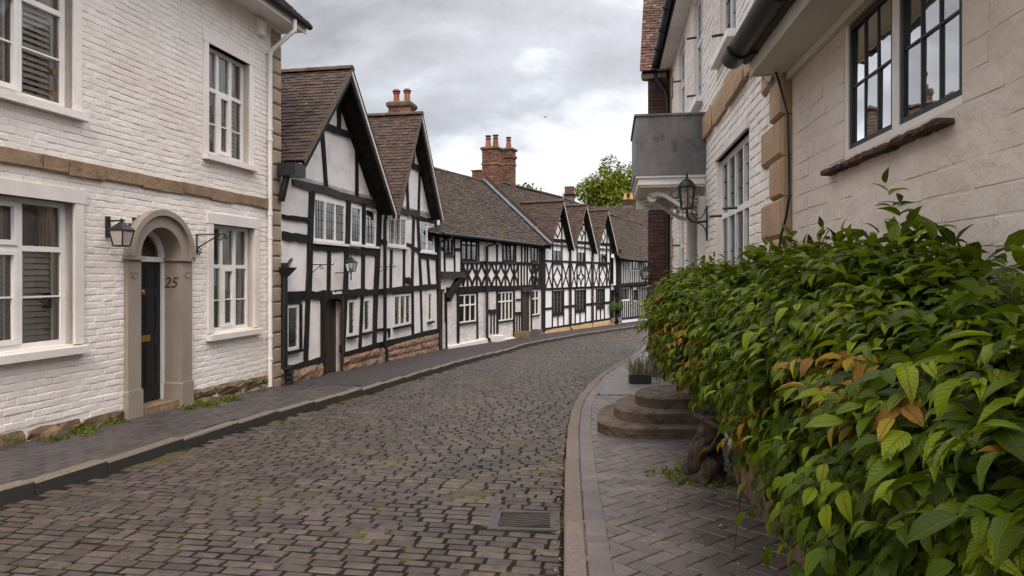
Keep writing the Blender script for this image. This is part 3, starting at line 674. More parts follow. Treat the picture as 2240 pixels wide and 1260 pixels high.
course_stones(H1, FA, dO[1] + .02, FA.u(584), lambda u: FA.g(u) - .1, ptop, 2, .3, .75, SANDM, y=-.035, amp=.02, seed=5)
course_stones(H1, FA, U0, FA.u(586), lambda u: zS0 + .012 * math.sin(u * 5), lambda u: zS1, 1, .28, .62, SAND, name='string_stone', y=-.04, d=.12, seed=6, gap=.004, var=block_variants(.45, .2, .12, .007, .005, 8, 6, True))
# quoins
qh = .252; z = FA.g(U1) - .12; k = 0; qv = block_variants(.22, .25, .2, .028, .003, 4, 7, True)
qm = []
while z < ZE - .02:
    h = min(qh, ZE - z); ul = FA.u(593) - (.0 if k % 2 else .0); qm.append(frame4(((ul + U1 + .02) / 2, .065, z + h / 2), (U1 + .02 - ul, 0, 0), (0, .2, 0), (0, 0, h - .004))); z += h; k += 1
pieces(H1, 'quoin', 'quoins', qv, qm, SANDQ)
# window surrounds, sills and windows
def surround(parent, rc, w, proud, mt, head=.02, sill_w=.085, sill_h=.1, sill_ext=.14):
    u0, u1, z0, z1 = rc
    for (n_, pol) in (('jamb', [(u0 - w, z0), (u0, z0), (u0, z1), (u0 - w, z1)]), ('jamb', [(u1, z0), (u1 + w, z0), (u1 + w, z1), (u1, z1)]), ('lintel', [(u0 - w - head, z1), (u1 + w + head, z1), (u1 + w + head, z1 + w * 1.25), (u0 - w - head, z1 + w * 1.25)])):
        pr = proud + (.006 if n_ == 'lintel' else 0); MB().prism(pol, -pr, .16).obj(n_, mt, parent)
    b = MB(); s0, s1 = u0 - sill_ext, u1 + sill_ext
    b.add([(s0, -sill_w, z0 - sill_h), (s1, -sill_w, z0 - sill_h), (s1, .17, z0 - sill_h), (s0, .17, z0 - sill_h), (s0, -sill_w, z0 - .022), (s1, -sill_w, z0 - .022), (s1, .17, z0), (s0, .17, z0)],
          [(0, 3, 2, 1), (4, 5, 6, 7), (0, 1, 5, 4), (1, 2, 6, 5), (2, 3, 7, 6), (3, 0, 4, 7)])
    return b.obj('sill', mt, parent)
def dress(wn, rc, y, mode):                              # louvres and curtains behind the glass
    u0, u1, z0, z1 = rc; w = u1 - u0
    if 'l' in mode:
        zt = z0 + (z1 - z0) * .66
        for (a, c) in ((u0 + .09, u0 + .09 + w * .22), (u0 + w * .385, u0 + w * .385 + w * .20), (u1 - .12 - w * .20, u1 - .12)):
            n_ = int((zt - z0 - .06) / .062)
            for i in range(n_):
                z = z0 + .06 + i * .062; MB().add([(a, y, z), (c, y, z), (c, y + .035, z + .045), (a, y + .035, z + .045), (a, y, z + .006), (c, y, z + .006), (c, y + .035, z + .051), (a, y + .035, z + .051)], [(0, 3, 2, 1), (4, 5, 6, 7), (0, 1, 5, 4), (1, 2, 6, 5), (2, 3, 7, 6), (3, 0, 4, 7)]).obj('louvre', SHUT, wn)
            b = MB(); b.box(a - .03, a, y - .004, y + .04, z0 + .02, zt + .03); b.box(c, c + .03, y - .004, y + .04, z0 + .02, zt + .03); b.obj('shutter_frame', SHUT, wn)
    if 'c' in mode:
        for (a, c) in ((u0 + w * .25, u0 + w * .40), (u0 + w * .55, u0 + w * .66), (u1 - w * .13, u1 - .03), (u0 + .03, u0 + w * .09)):
            b = MB(); n_ = 14; vs = []
            for i in range(n_ + 1):
                x = a + (c - a) * i / n_; yy = y + .05 + .025 * math.sin(i * 1.7); vs += [(x, yy, z0 + .02), (x, yy, z1 - .02)]
            b.add(vs, [(2 * i, 2 * i + 2, 2 * i + 3, 2 * i + 1) for i in range(n_)]).obj('curtain', CURT, wn, True, fix=False)
for rc, tiers, bars, ss, md in ((wGL, (.68, .32), {0: [.5]}, {(1, 0), (1, 1)}, 'lc'), (wGR, (.62, .38), {0: [.46]}, {(1, 0)}, 'lc'), (wUR, (.62, .38), {0: [.47]}, {(1, 0)}, 'lc'), (wUL, (.68, .32), {0: [.5]}, {(1, 0)}, 'lc')):
    surround(H1, rc, sur, .03 if rc in (wGL, wGR) else .012, WHITE if rc in (wUL, wUR) else CREAM)
    wn = window(H1, (rc[0] + .0, rc[1], rc[2], rc[3]), 3, tiers, .055, .055, .10, WHITEW, GLASS, bars=bars, sash=ss, room=.7, roomm=ROOM)
    dress(wn, rc, .165, md)
# doorway: pilasters, imposts, arch with moulded hood, panelled door in a deep reveal
def gz(u): return FA.g(u)
zg = gz(dc); D = .27
for (a, c) in ((dO[0], dI[0]), (dI[1], dO[1])):
    g0 = gz(.5 * (a + c)) - .05; zb = g0 + .36
    MB().box(a, c, -.05, D, zb, zsp - .02).obj('pilaster', TAUPE, H1)
    MB().box(a - .015, c + .015, -.068, D, g0, zb).obj('pilaster_base', TAUPE, H1)
    q = MB(); q.prism([(a - .015, zb), (c + .015, zb), (c, zb + .02), (a, zb + .02)], -.066, D); q.obj('base_moulding', TAUPE, H1)
    m_ = .5 * (a + c); sc_ = [(a + .05, zsp - .19), (m_ - .035, zsp - .19), (m_ - .02, zsp - .225), (m_ + .02, zsp - .225), (m_ + .035, zsp - .19), (c - .05, zsp - .19), (c - .05, zsp - .178), (m_ + .045, zsp - .178), (m_ + .03, zsp - .212), (m_ - .03, zsp - .212), (m_ - .045, zsp - .178), (a + .05, zsp - .178)]
    bb = MB(); bb.prism([(a + .03, zsp - .175), (c - .03, zsp - .175), (c - .03, zsp - .165), (a + .03, zsp - .165)], -.056, -.04); bb.obj('cap_moulding', TAUPE, H1)
    arc = [(m_ + .045 * math.cos(t), zsp - .185 + .05 * math.sin(t)) for t in [math.pi + math.pi * i / 8 for i in range(9)]]
    bar(H1, 'scallop', arc, .012, -.06, -.045, TAUPE)
    MB().box(a - .035, c + .035, -.085, D, zsp - .02, zsp + .025).obj('impost', TAUPE, H1)
def arch(parent, name, mt, r0, r1, y0, y1, n=28):
    b = MB(); vs = []; fs = []
    for i in range(n + 1):
        t = math.pi * i / n; c, s_ = math.cos(t), math.sin(t)
        vs += [(dc + r0 * c, y0, zsp + .025 + r0 * s_), (dc + r1 * c, y0, zsp + .025 + r1 * s_), (dc + r1 * c, y1, zsp + .025 + r1 * s_), (dc + r0 * c, y1, zsp + .025 + r0 * s_)]
    for i in range(n):
        a = 4 * i; fs += [(a, a + 1, a + 5, a + 4), (a + 1, a + 2, a + 6, a + 5), (a + 2, a + 3, a + 7, a + 6), (a + 3, a, a + 4, a + 7)]
    fs += [(0, 3, 2, 1), (4 * n, 4 * n + 1, 4 * n + 2, 4 * n + 3)]
    return b.add(vs, fs).obj(name, mt, parent, True)
arch(H1, 'arch', TAUPE, ri, ro - .06, -.05, D)
arch(H1, 'arch_hood', TAUPE, ro - .06, ro + .012, -.095, .06)
arch(H1, 'fanlight_frame', WHITEW, ri - .07, ri - .001, D - .06, D)
fan = [(dc + (ri - .07) * math.cos(t), zsp + .03 + (ri - .07) * math.sin(t)) for t in [math.pi * i / 20 for i in range(21)]]
MB().add([(p[0], D - .02, p[1]) for p in fan], [tuple(range(21))]).obj('fanlight_pane', GLASS, H1)
MB().box(dI[0], dI[1], D, D + .03, zg, zsp + ro).obj('hall_interior', DARK, H1)  # thin near-black panel, the unlit hall's shade given as colour
MB().box(dI[0], dI[1], D - .07, D, zsp - .035, zsp + .028).obj('door_transom', WHITEW, H1)
for (a, c) in ((dI[0], dI[0] + .05), (dI[1] - .05, dI[1])): MB().box(a, c, D - .06, D, zg + .05, zsp - .035).obj('door_frame', WHITEW, H1)
da, dbb, dz0, dz1 = dI[0] + .05, dI[1] - .05, zg + .10, zsp - .04
door = MB().box(da, dbb, D - .035, D - .005, dz0, dz1).obj('door', BLACKD, H1)
dw = dbb - da
for (pz0, pz1) in ((.10, .40), (.50, .76), (.82, .965)):
    for (pa, pc) in ((.12, .46), (.54, .88)):
        x0, x1, z0, z1 = da + dw * pa, da + dw * pc, dz0 + (dz1 - dz0) * pz0, dz0 + (dz1 - dz0) * pz1
        b = MB()
        for q in ((x0, x1, z0, z0 + .018), (x0, x1, z1 - .018, z1), (x0, x0 + .018, z0 + .018, z1 - .018), (x1 - .018, x1, z0 + .018, z1 - .018)): b.box(q[0], q[1], D - .044, D - .034, q[2], q[3])
        b.obj('panel_moulding', BLACKD, door)
        MB().box(x0 + .035, x1 - .035, D - .041, D - .034, z0 + .035, z1 - .035).obj('panel', BLACKD, door)
zl = dz0 + (dz1 - dz0) * .455
MB().box(dc - .12, dc + .12, D - .048, D - .035, zl - .04, zl + .04).obj('letter_plate', BRASS, door)
MB().lathe([(.02, 0), (.034, .003), (.034, .012), (.02, .02)], (0, 0, 0), 14).obj('knob', BRASS, door).matrix_local = Matrix.Translation((dc, D - .036, dz0 + (dz1 - dz0) * .785)) @ Matrix.Rotation(math.radians(90), 4, 'X')
MB().box(dI[0] + .003, dI[1] - .003, -.02, D - .0, zg - .12, zg + .09).obj('doorstep', SANDR, H1)
# house number on the reveal
def text_mesh(txt, size, mt, parent, M, name, font_shear=0.0):
    cu = bpy.data.curves.new(name, 'FONT'); cu.body = txt; cu.size = size; cu.extrude = .002; cu.shear = font_shear; cu.align_x = 'CENTER'
    to = bpy.data.objects.new(name, cu); COL.objects.link(to); dg = bpy.context.evaluated_depsgraph_get(); me = bpy.data.meshes.new_from_object(to.evaluated_get(dg)); bpy.data.objects.remove(to)
    me.materials.clear(); me.materials.append(mt); o = bpy.data.objects.new(name, me); COL.objects.link(o); o.parent = parent; o.matrix_local = M; return o
NUMC = mat('number_paint', (.05, .036, .028), (.06, .045, .035), 8, .6)
text_mesh('25', .20, NUMC, H1, Matrix(((0, 0, -1, dI[1] - .003), (-1, 0, 0, .12), (0, 1, 0, zsp - .37), (0, 0, 0, 1))), 'house_number', .25)
# eaves, gutter, roof
OV = .40
slab(H1, 'soffit', WHITEW, [(U0, -OV, ZE + .06), (U1 + .12, -OV, ZE + .06), (U1 + .12, .05, ZE + .06), (U0, .05, ZE + .06)], .03)
MB().box(U0, U1 + .12, -OV - .02, -OV, ZE + .0, ZE + .15).obj('fascia', WHITEW, H1)
b = MB(); pr = [(-.055, .0), (-.048, -.035), (-.025, -.056), (.0, -.06), (.025, -.056), (.048, -.035), (.055, 0), (.045, 0), (.04, -.03), (0, -.05), (-.04, -.03), (-.045, 0)]
vs = [(U0, -OV - .075 + p[0], ZE + .13 + p[1]) for p in pr] + [(U1 + .14, -OV - .075 + p[0], ZE + .13 + p[1]) for p in pr]; n_ = len(pr)
b.add(vs, [(i, (i + 1) % n_, n_ + (i + 1) % n_, n_ + i) for i in range(n_)]); b.obj('gutter', IRON, H1, True)
slab(H1, 'roof', TILE, [(U0, -OV - .06, ZE + .14), (U1 + .15, -OV - .06, ZE + .14), (U1 + .15, 2.8, ZE + 3.2), (U0, 2.8, ZE + 3.2)], .06)
roof_patch(H1, (U0, -OV - .10, ZE + .12), (U1 + .16, -OV - .10, ZE + .12), (U0, 2.8, ZE + 3.2), (U1 + .16, 2.8, ZE + 3.2), TILE, seed=41)
# white downpipe with swan neck
pu, py_ = FA.u(584), -.055
sw = FA.uv(600, 42, .40); b = MB(); b.tube([(pu + .05, -OV - .06, ZE + .10), (pu + .05, -OV - .06, ZE - .10), (pu, py_ - .02, ZE - .42), (pu, py_, ZE - .5), (pu, py_, FA.g(pu) + .02)], .036, 12); b.obj('downpipe', WHITEW, H1, True)
for yy in (118, 282, 306, 468, 520, 735, 785): MB().lathe([(.037, -.02), (.045, -.02), (.045, .02), (.037, .02)], (pu, py_, FA.z(584, yy)), 12).obj('pipe_collar', WHITEW, H1, True)
# alarm box, lantern, sign brackets
def lantern(name, label, M, w, h, roof, gmt=None, group=None, dome=False):
    t = thing(name, label, 'lantern', M, group); gmt = gmt or LAMPG; n = 4 if not dome else 6; a0 = math.pi / 4 if n == 4 else 0
    rt, rb = w / 2 * (1.32 if n == 4 else 1), w / 2 * (.86 if n == 4 else .74)
    MB().lathe([(rb * .95, 0), (rb * 1.08, 0), (rb * 1.08, .018), (rb * .95, .018)], (0, 0, -h), n, a0).obj('base', IRON, t)
    if dome: MB().lathe([(rt * 1.18, -.012), (rt * 1.22, .0), (rt * 1.05, .012), (rt * .8, roof * .45), (rt * .5, roof * .7), (.018, roof * .85), (.012, roof), (.016, roof * 1.12), (.006, roof * 1.5), (.001, roof * 1.55)], (0, 0, 0), 12).obj('roof', IRON, t, True)
    else: MB().lathe([(rt * 1.06, -.012), (rt * 1.12, .0), (rt * .55, roof * .55), (.022, roof * .9), (.012, roof), (.02, roof * 1.1), (.004, roof * 1.35)], (0, 0, 0), n, a0).obj('roof', IRON, t)
    for k in range(n):
        t0 = 2 * math.pi * k / n + a0; t1 = 2 * math.pi * (k + 1) / n + a0
        p0, p1 = (rt * math.cos(t0), rt * math.sin(t0), -.008), (rb * math.cos(t0), rb * math.sin(t0), -h + .01); q0, q1 = (rt * math.cos(t1), rt * math.sin(t1), -.008), (rb * math.cos(t1), rb * math.sin(t1), -h + .01)
        MB().tube([p0, p1], .009, 5).obj('glazing_rib', IRON, t)
        MB().add([tuple(c * .97 for c in p[:2]) + (p[2],) for p in (p0, p1, q1, q0)], [(0, 1, 2, 3)]).obj('pane', gmt, t, fix=False)
    MB().tube([(0, 0, -h), (0, 0, -h * .55)], .022, 8).obj('bulb_holder', WHITEW, t)
    return t
def at_fac(fac, px, py, out): u, z = fac.uv(px, py, out); return fac.M @ Matrix.Translation((u, -out, z))
L1 = lantern('wall_lantern', 'black square wall lantern beside the arched door of the white house', at_fac(FA, 266, 503, .20) , .19, .19, .10)
lu = FA.u(233.5); l0 = FA.uv(266, 503, .20)
tI = L1.matrix_world.inverted(); off = Vector((lu - l0[0], .20, FA.z(233, 483) - l0[1]))
MB().box(off.x - .025, off.x + .025, .17, .20, off.z - .19, off.z + .05).obj('back_plate', IRON, L1)
MB().tube([(off.x, .19, off.z + .0), (off.x * .5, .10, off.z), (0.0, 0, off.z), (.02, -.03, off.z)], .010, 6).obj('arm', IRON, L1)
MB().tube([(0, 0, off.z), (0, 0, .09)], .010, 6).obj('hanger', IRON, L1)
def spiral(c, r, a0, turns, n=18, sgn=1): return [(c[0] + r * (1 - .82 * i / n) * math.cos(a0 + sgn * 2 * math.pi * turns * i / n), c[1], c[2] + r * (1 - .82 * i / n) * math.sin(a0 + sgn * 2 * math.pi * turns * i / n)) for i in range(n + 1)]
def sign_bracket(label, M, reach, drop):                  # wall plate, arm, brace and scrolls; reaches along -y
    t = thing('sign_bracket', label, 'bracket', M); rot = lambda pts: [(p[1], -p[0], p[2]) for p in pts]
    MB().tube([(0, -.012, .01), (0, -.012, -drop)], .011, 6).obj('wall_bar', IRON, t)
    MB().tube([(0, -.012, 0), (0, -reach, 0)], .009, 6).obj('arm', IRON, t)
    MB().tube([(0, -.012, -drop * .72), (0, -reach * .78, -.012)], .009, 6).obj('brace', IRON, t)
    for (cx, cz, r, a) in ((reach * .84, -.045, .045, 2.0), (reach + .015, -.04, .035, 1.6), (.05, -drop * .82, .035, 0), (.045, -drop, .035, 0)):
        MB().tube(rot(spiral((cx, 0, cz), r, a, 1.3)), .007, 5).obj('scroll', IRON, t)
    return t
sign_bracket('thin black iron scroll bracket on white brick right of the arched door', at_fac(FA, 429, 513, .0), .44, .26)
ab = thing('alarm_box', 'small cream alarm box under the eaves of the white house', 'alarm box', at_fac(FA, 566, 62, .0))
b = MB(); b.add([(-.085, -.02, -.13), (.085, -.02, -.13), (.085, .012, -.13), (-.085, .012, -.13), (-.10, -.05, .13), (.10, -.05, .13), (.10, .012, .13), (-.10, .012, .13), (-.07, -.075, -.10), (.07, -.075, -.10), (.085, -.085, .11), (-.085, -.085, .11)],
    [(0, 1, 9, 8), (1, 5, 10, 9), (5, 4, 11, 10), (4, 0, 8, 11), (8, 9, 10, 11), (0, 3, 2, 1), (4, 5, 6, 7), (1, 2, 6, 5), (3, 0, 4, 7), (2, 3, 7, 6)]); b.obj('cover', WHITEW, ab)
MB().box(-.105, .105, .012, .02, -.14, .14).obj('back_plate', IRON, ab)
# things on the window sills
def topiary(label, loc, s, M=None, group=None, pot=None):
    t = thing('potted_topiary', label, 'topiary', M or Matrix.Translation(loc), group)
    MB().lathe([(.03 * s, 0), (.045 * s, .01 * s), (.02 * s, .04 * s), (.055 * s, .08 * s), (.065 * s, .15 * s), (.05 * s, .15 * s)], (0, 0, 0), 12).obj('pot', pot or GREYM, t, True)
    MB().tube([(0, 0, .13 * s), (.004, 0, .22 * s), (0, 0, .32 * s)], .009 * s, 6).obj('stem', BARK, t)
    b = MB(); rr = random.Random(3)
    for i in range(420):
        d = Vector((rr.gauss(0, 1), rr.gauss(0, 1), rr.gauss(0, 1))).normalized(); p = Vector((0, 0, .42 * s)) + d * .115 * s * rr.uniform(.78, 1.05)
        a = d.cross(Vector((rr.gauss(0, 1), rr.gauss(0, 1), rr.gauss(0, 1)))).normalized(); c = (d + a * .4).cross(a).normalized(); q = .022 * s
        b.add([tuple(p + a * q), tuple(p + c * q * .6), tuple(p - a * q), tuple(p - c * q * .6 + d * q * .5)], [(0, 1, 2, 3)])
    b.obj('crown', PLANT, t, kind='stuff', fix=False)
    return t
sx = FA.u(107, -.16)
topiary('small ball topiary on the inside sill of the large ground floor window', None, .95, FA.M @ Matrix.Translation((sx, .24, wGL[2] + .06)))
fp = thing('flower_pot', 'yellow pot with a dried flower head behind the top left window', 'flower pot', FA.M @ Matrix.Translation((FA.u(112, -.2), .23, wUL[2] + .06)))
MB().lathe([(.06, 0), (.085, .12), (.088, .125), (.07, .125)], (0, 0, 0), 14).obj('pot', YEL, fp, True)
MB().tube([(0, 0, .1), (.0, 0, .26)], .008, 6).obj('stem', BARK, fp)
b = MB(); b.lathe([(.01, -.06), (.07, -.045), (.095, 0), (.08, .05), (.03, .075), (.005, .08)], (0, 0, .31), 9); b.obj('flower_head', mat('dried_flower', (.42, .24, .13), (.28, .15, .09), 40, .9, .02, 60), fp)
# ================================================================== black and white house with two gables
FB = Fac(*FA.xy(U1 + .03, .03), 11.0)
H2 = thing('timber_framed_house', 'timber framed house with two steep gables and sandstone plinth beside the white house', 'house', FB.M)
def T(*a, **k): return beam(H2, FB, *a, **k)
uA, uE = .0, FB.u(962); zpl = FB.z(700, 412)
wins2 = {'a': FB.rect(684.5, 754.5, 438, 530.5), 'b': FB.rect(766, 790, 450, 534), 'c': FB.rect(798, 822, 456, 538), 'd': FB.rect(848, 888, 472, 539), 'e': FB.rect(917.5, 949, 487, 551),
         'f': FB.rect(626, 653, 666, 766), 'g': FB.rect(760, 776.5, 655, 735), 'h': FB.rect(794, 809, 653, 726), 'i': FB.rect(861, 898, 643, 712), 'j': FB.rect(935.5, 944.5, 639, 703)}
dr = (FB.u(707), FB.u(745), FB.z(726, 829), FB.z(726, 652))
apex1 = FB.uv(764.5, 152, .38); el1 = FB.uv(627, 410, .38); er1 = FB.uv(862, 464, .38)
el1 = (.07, el1[1] + (apex1[1] - el1[1]) / (apex1[0] - el1[0]) * (.07 - el1[0])) if el1[0] < .07 else el1
apex2 = FB.uv(919.5, 250, .30); el2 = FB.uv(868, 466, .30); er2 = FB.uv(966, 477, .30)
zp1 = el1[1] + .10; zp2 = el2[1] + .12
um = .5 * (er1[0] + el2[0])
tri1 = [(uA, zp1 - .3), (um, zp1 - .3), (er1[0] - .12, er1[1] - .05), (apex1[0], apex1[1] - .24), (uA + .02, el1[1] - .22)]
wall_holes(H2, 'wall', PLAST, uA, uE, -1.2, zp1 - .3, list(wins2.values()) + [dr], 0, .1, extra=[tri1, [(um, zp1 - .3), (uE, zp1 - .3), (er2[0] - .1, er2[1] - .05), (apex2[0], apex2[1] - .24), (um + .05, el2[1] - .18)]])
b = MB(); b.box(uA, uE, .5, 6, -1.2, zp1 - .3); b.box(uE - .03, uE - .002, .02, .5, -1.2, zp1); b.obj('body', PLAST, H2)
# posts (x1,y1,x2,y2,width px) and rails
for a in ((681, 420, 673, 640, 10), (672, 652, 667, 789, 8), (761, 438, 754, 640, 8.5), (754, 630, 748.5, 770, 7.5), (795, 448, 792, 640, 6.5), (792, 634, 786, 760, 5.5), (830, 452, 821, 632, 9.5), (821, 630, 818, 752, 7.5),
          (718.5, 545, 717, 640, 5.5), (857, 470, 855, 470.5, 1), (904, 470, 900, 640, 4.6), (901, 634, 902, 731, 3.4), (913, 474, 920, 628, 5), (919, 626, 922, 734, 3.2), (855, 546, 853, 630, 3.4), (883, 546, 882, 628, 3.4), (934, 566, 938.5, 626, 3.6), (951, 480, 958, 640, 5.5), (957.5, 628, 959, 726, 5)):
    if abs(a[1] - a[3]) > 2: T(*a)
for a in ((616, 474, 674, 482, 10), (616, 515, 673, 523, 18), (638, 398, 850, 455, 17, 14), (678, 539, 760, 546, 12), (757, 549, 829, 553, 13), (622, 647, 704, 646, 19), (704, 643, 800, 640, 15), (798, 640, 902, 631, 14, 13), (900, 630, 960, 627, 11),
          (628, 806, 704, 787, 12), (747, 776, 962, 722, 11, 10), (832, 527, 845, 532, 9), (888, 535, 904, 540, 8), (901, 544, 919, 549, 9), (919, 560, 951, 563, 10), (866, 458, 913, 469, 13), (911, 476, 951, 485, 9), (884, 612, 900, 615, 13), (820, 722, 851, 720, 6)):
    T(*a[:5], mode='h', w2=a[5] if len(a) > 5 else None, seg=6, wob=.13, front=-.036, mt=TIMG if a[0] in (638, 866) else None)
T(850, 720, 850, 738, 3)
# gable studs and collars
T(706, 275, 798, 309, 14, mode='h', front=-.05); T(740, 205, 740, 282, 7); T(703, 284, 713, 418, 6.5); T(779, 306, 779, 440, 5.5)
T(899, 362, 934, 378, 12, mode='h', front=-.05); T(903.5, 335, 902.5, 364, 4); T(889, 386, 891.5, 458, 4); T(917, 376, 914.5, 472, 3.6)
# windows
ws = {'a': (3, (4, 4)), 'b': (1, (4, 4)), 'c': (1, (3, 4)), 'd': (3, (3, 4)), 'e': (2, (3, 4)), 'f': (1, (4, 4)), 'g': (1, (3, 5)), 'h': (1, (3, 5)), 'i': (3, (3, 5)), 'j': (1, (2, 5))}
for k, (n, ld_) in ws.items():
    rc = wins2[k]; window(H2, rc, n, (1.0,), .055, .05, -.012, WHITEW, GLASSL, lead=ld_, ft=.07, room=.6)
    bb = MB(); sm = TIMB if k in 'fghij' else WHITEW; bb.box(rc[0] - .06, rc[1] + .06, -.075, .02, rc[2] - .05, rc[2]); bb.obj('sill', sm, H2)
    if k in 'fgi': bb = MB(); bb.prism([(rc[0] - .12, rc[3] + .10), (rc[0] - .06, rc[3] + .005), (rc[1] + .06, rc[3] + .005), (rc[1] + .12, rc[3] + .10)], -.03, .02); bb.obj('lintel', TIMB, H2)
    if k == 'f': MB().box(rc[1], rc[1] + .09, -.03, .02, rc[2], rc[3]).obj('timber_post', TIMB, H2)
# plank door
pl_n = 4; dw2 = (dr[1] - dr[0]) / pl_n
dd = MB().box(dr[0], dr[1], .13, .16, dr[2], dr[3]).obj('door', BROWN, H2)
for i in range(pl_n): MB().box(dr[0] + i * dw2 + .004, dr[0] + (i + 1) * dw2 - .004, .112, .13, dr[2] + .02, dr[3]).obj('plank', BROWN, dd)
for (a, c) in ((dr[0] - .12, dr[0]), (dr[1], dr[1] + .06)): MB().box(a, c, -.045, .13, dr[2], dr[3] + .03).obj('door_post', TIMB if a < dr[0] else BROWN, H2)
bb = MB(); du = dr[1] - dr[0]; bb.prism([(dr[0], dr[3] + .03), (dr[0], dr[3] - .08), (dr[0] + du * .25, dr[3] - .015), (dr[0] + du * .75, dr[3] - .015), (dr[1], dr[3] - .08), (dr[1], dr[3] + .03)], -.04, .11); bb.obj('door_head', TIMB, H2)
MB().lathe([(.012, 0), (.03, .01), (.03, .02), (.012, .03)], (0, 0, 0), 10).obj('door_knob', IRON, dd).matrix_local = Matrix.Translation((dr[0] + .12, .11, dr[2] + 1.0)) @ Matrix.Rotation(math.radians(90), 4, 'X')
MB().box(dr[0] - .05, dr[1] + .05, -.14, .1, dr[2] - .12, dr[2] - .0).obj('doorstep', SANDR, H2)
for (x, h) in ((0, .10), (.05, .07), (.10, .05), (.15, .08), (.20, .06), (.23, .08), (.28, .10), (.33, .06), (.37, .09)): MB().box(FB.u(723.5) + x, FB.u(723.5) + x + .012, -.056, -.03, FB.z(735, 643), FB.z(735, 643) + h * .6).obj('faded_lettering', WHITEW, H2)
# plinth
pt = lin(FB.uv(630, 811), FB.uv(704, 793)); pt2 = lin(FB.uv(747, 781), FB.uv(960, 727))
course_stones(H2, FB, uA + .02, dr[0] - .13, lambda u: FB.g(u) - .06, pt, 1, .5, .85, SANDR, y=-.09, d=.22, amp=.03, seed=14)
course_stones(H2, FB, dr[1] + .02, FB.u(838), lambda u: FB.g(u) - .06, pt2, 2, .5, 1.0, SANDR, y=-.07, d=.22, amp=.024, seed=15)
course_stones(H2, FB, FB.u(845), uE, lambda u: FB.g(u) - .06, pt2, 3, .22, .6, SANDR, y=-.06, d=.22, amp=.02, seed=16)
# roofs
SILV = mat('silvered_board', (.21, .195, .185), (.13, .12, .112), 9, .7, .004, 40)
def gable(parent, ap, l, r, yf, yb, barge, lim, seed, mt=TILE, spike=False, bw=.15):
    ov = .06
    for (e, sg) in ((l, -1), (r, 1)):
        A = (e[0], yf, e[1]); B = (e[0], yb, e[1]); C = (ap[0], yf, ap[1]); Dd = (ap[0], yb, ap[1])
        slab(parent, 'roof_slope', TIMB, [tuple(Vector(p) - Vector((0, 0, .035))) for p in (A, B, Dd, C)], .04)
        dz = Vector((ap[0] - e[0], 0, ap[1] - e[1])).normalized() * -.06
        A2 = (e[0] + dz.x, yf - .05, e[1] + dz.z); B2 = (e[0] + dz.x, yb, e[1] + dz.z)
        roof_patch(parent, A2, B2, (ap[0], yf - .05, ap[1]), Dd, mt, seed=seed + sg, limit=lim if sg < 0 else 0, sag=.015)
        n = Vector((-(ap[1] - e[1]), 0, ap[0] - e[0])).normalized()
        if n.z < 0: n = -n
        d = Vector((ap[0] - e[0], 0, ap[1] - e[1])); o1, o2 = n * -.005, n * -(.005 + bw)
        e2 = Vector((e[0], 0, e[1])) - d * .02; a2 = Vector((ap[0], 0, ap[1]))
        pol = [e2 + o1, a2 + o1, Vector((ap[0], 0, ap[1] - bw * 1.5)), e2 + o2]
        MB().prism([(p.x, p.z) for p in pol], yf - .035 - .002 * sg, yf + .0).obj('bargeboard', barge, parent)
        o3 = n * -.06; pol = [e2 + o1, a2 + o1, Vector((ap[0], 0, ap[1] - .09)), e2 + o3]
        MB().prism([(p.x, p.z) for p in pol], yf - .058 - .002 * sg, yf - .037).obj('barge_trim', WHITEW if sg > 0 else SILV, parent)
        MB().prism([(p.x, p.z) for p in [e2 + n * .02, a2 + n * .02, a2 + n * .004, e2 + n * .004]], yf - .075, yf - .02).obj('verge_mortar', RIDGE, parent)
    ridge_tiles(parent, (ap[0], yf - .07, ap[1] + .03), (ap[0], yb, ap[1] + .03))
gable(H2, apex1, el1, er1, -.38, 5.0, TIMB, 300, 61)
gable(H2, apex2, el2, er2, -.30, 5.0, TIMG, 0, 65)
MB().prism([(um - .16, zp1 - .10), (um + .12, zp1 - .10), (um + .06, zp1 - .3), (um - .06, zp1 - .3)], -.15, 4).obj('valley_lead', LEADB, H2)
# purlin end, hopper, downpipes
MB().lathe([(.07, 0), (.085, .01), (.085, .16), (.06, .17)], (0, 0, 0), 12).obj('purlin_end', SANDO, H2).matrix_local = Matrix.Translation((FB.u(829), 0, FB.z(829, 433))) @ Matrix.Rotation(math.radians(90), 4, 'X')
hx = FB.u(622, .15)
b = MB(); b.box(hx - .14, hx + .22, -.42, -.1, FB.z(624, 385, .2), FB.z(624, 357, .2)); b.obj('lead_hopper', IRON, H2)
MB().tube([(hx - .02, -.2, FB.z(624, 385, .2)), (hx - .04, -.14, FB.z(622, 425, .15)), (hx - .02, -.1, FB.z(620, 440, .1))], .06, 10).obj('hopper_outlet', IRON, H2, True)
du_ = FB.u(622, .1)
b = MB(); b.tube([(du_, -.1, FB.z(622, 575, .1)), (du_, -.1, FB.z(622, 805, .1)), (du_ + .10, -.13, FB.z(625, 818, .1)), (du_ + .10, -.13, FB.g(du_) + .02)], .055, 10); b.obj('downpipe', IRON, H2, True)
b = MB(); b.add([(du_ - .13, -.22, FB.z(622, 585, .1)), (du_ + .22, -.22, FB.z(622, 585, .1)), (du_ + .22, -.03, FB.z(622, 585, .1)), (du_ - .13, -.03, FB.z(622, 585, .1)), (du_ - .05, -.15, FB.z(622, 605, .1)), (du_ + .05, -.15, FB.z(622, 605, .1)), (du_ + .05, -.05, FB.z(622, 605, .1)), (du_ - .05, -.05, FB.z(622, 605, .1))], [(0, 1, 2, 3), (7, 6, 5, 4), (0, 4, 5, 1), (1, 5, 6, 2), (2, 6, 7, 3), (3, 7, 4, 0)]); b.obj('pipe_funnel', IRON, H2)
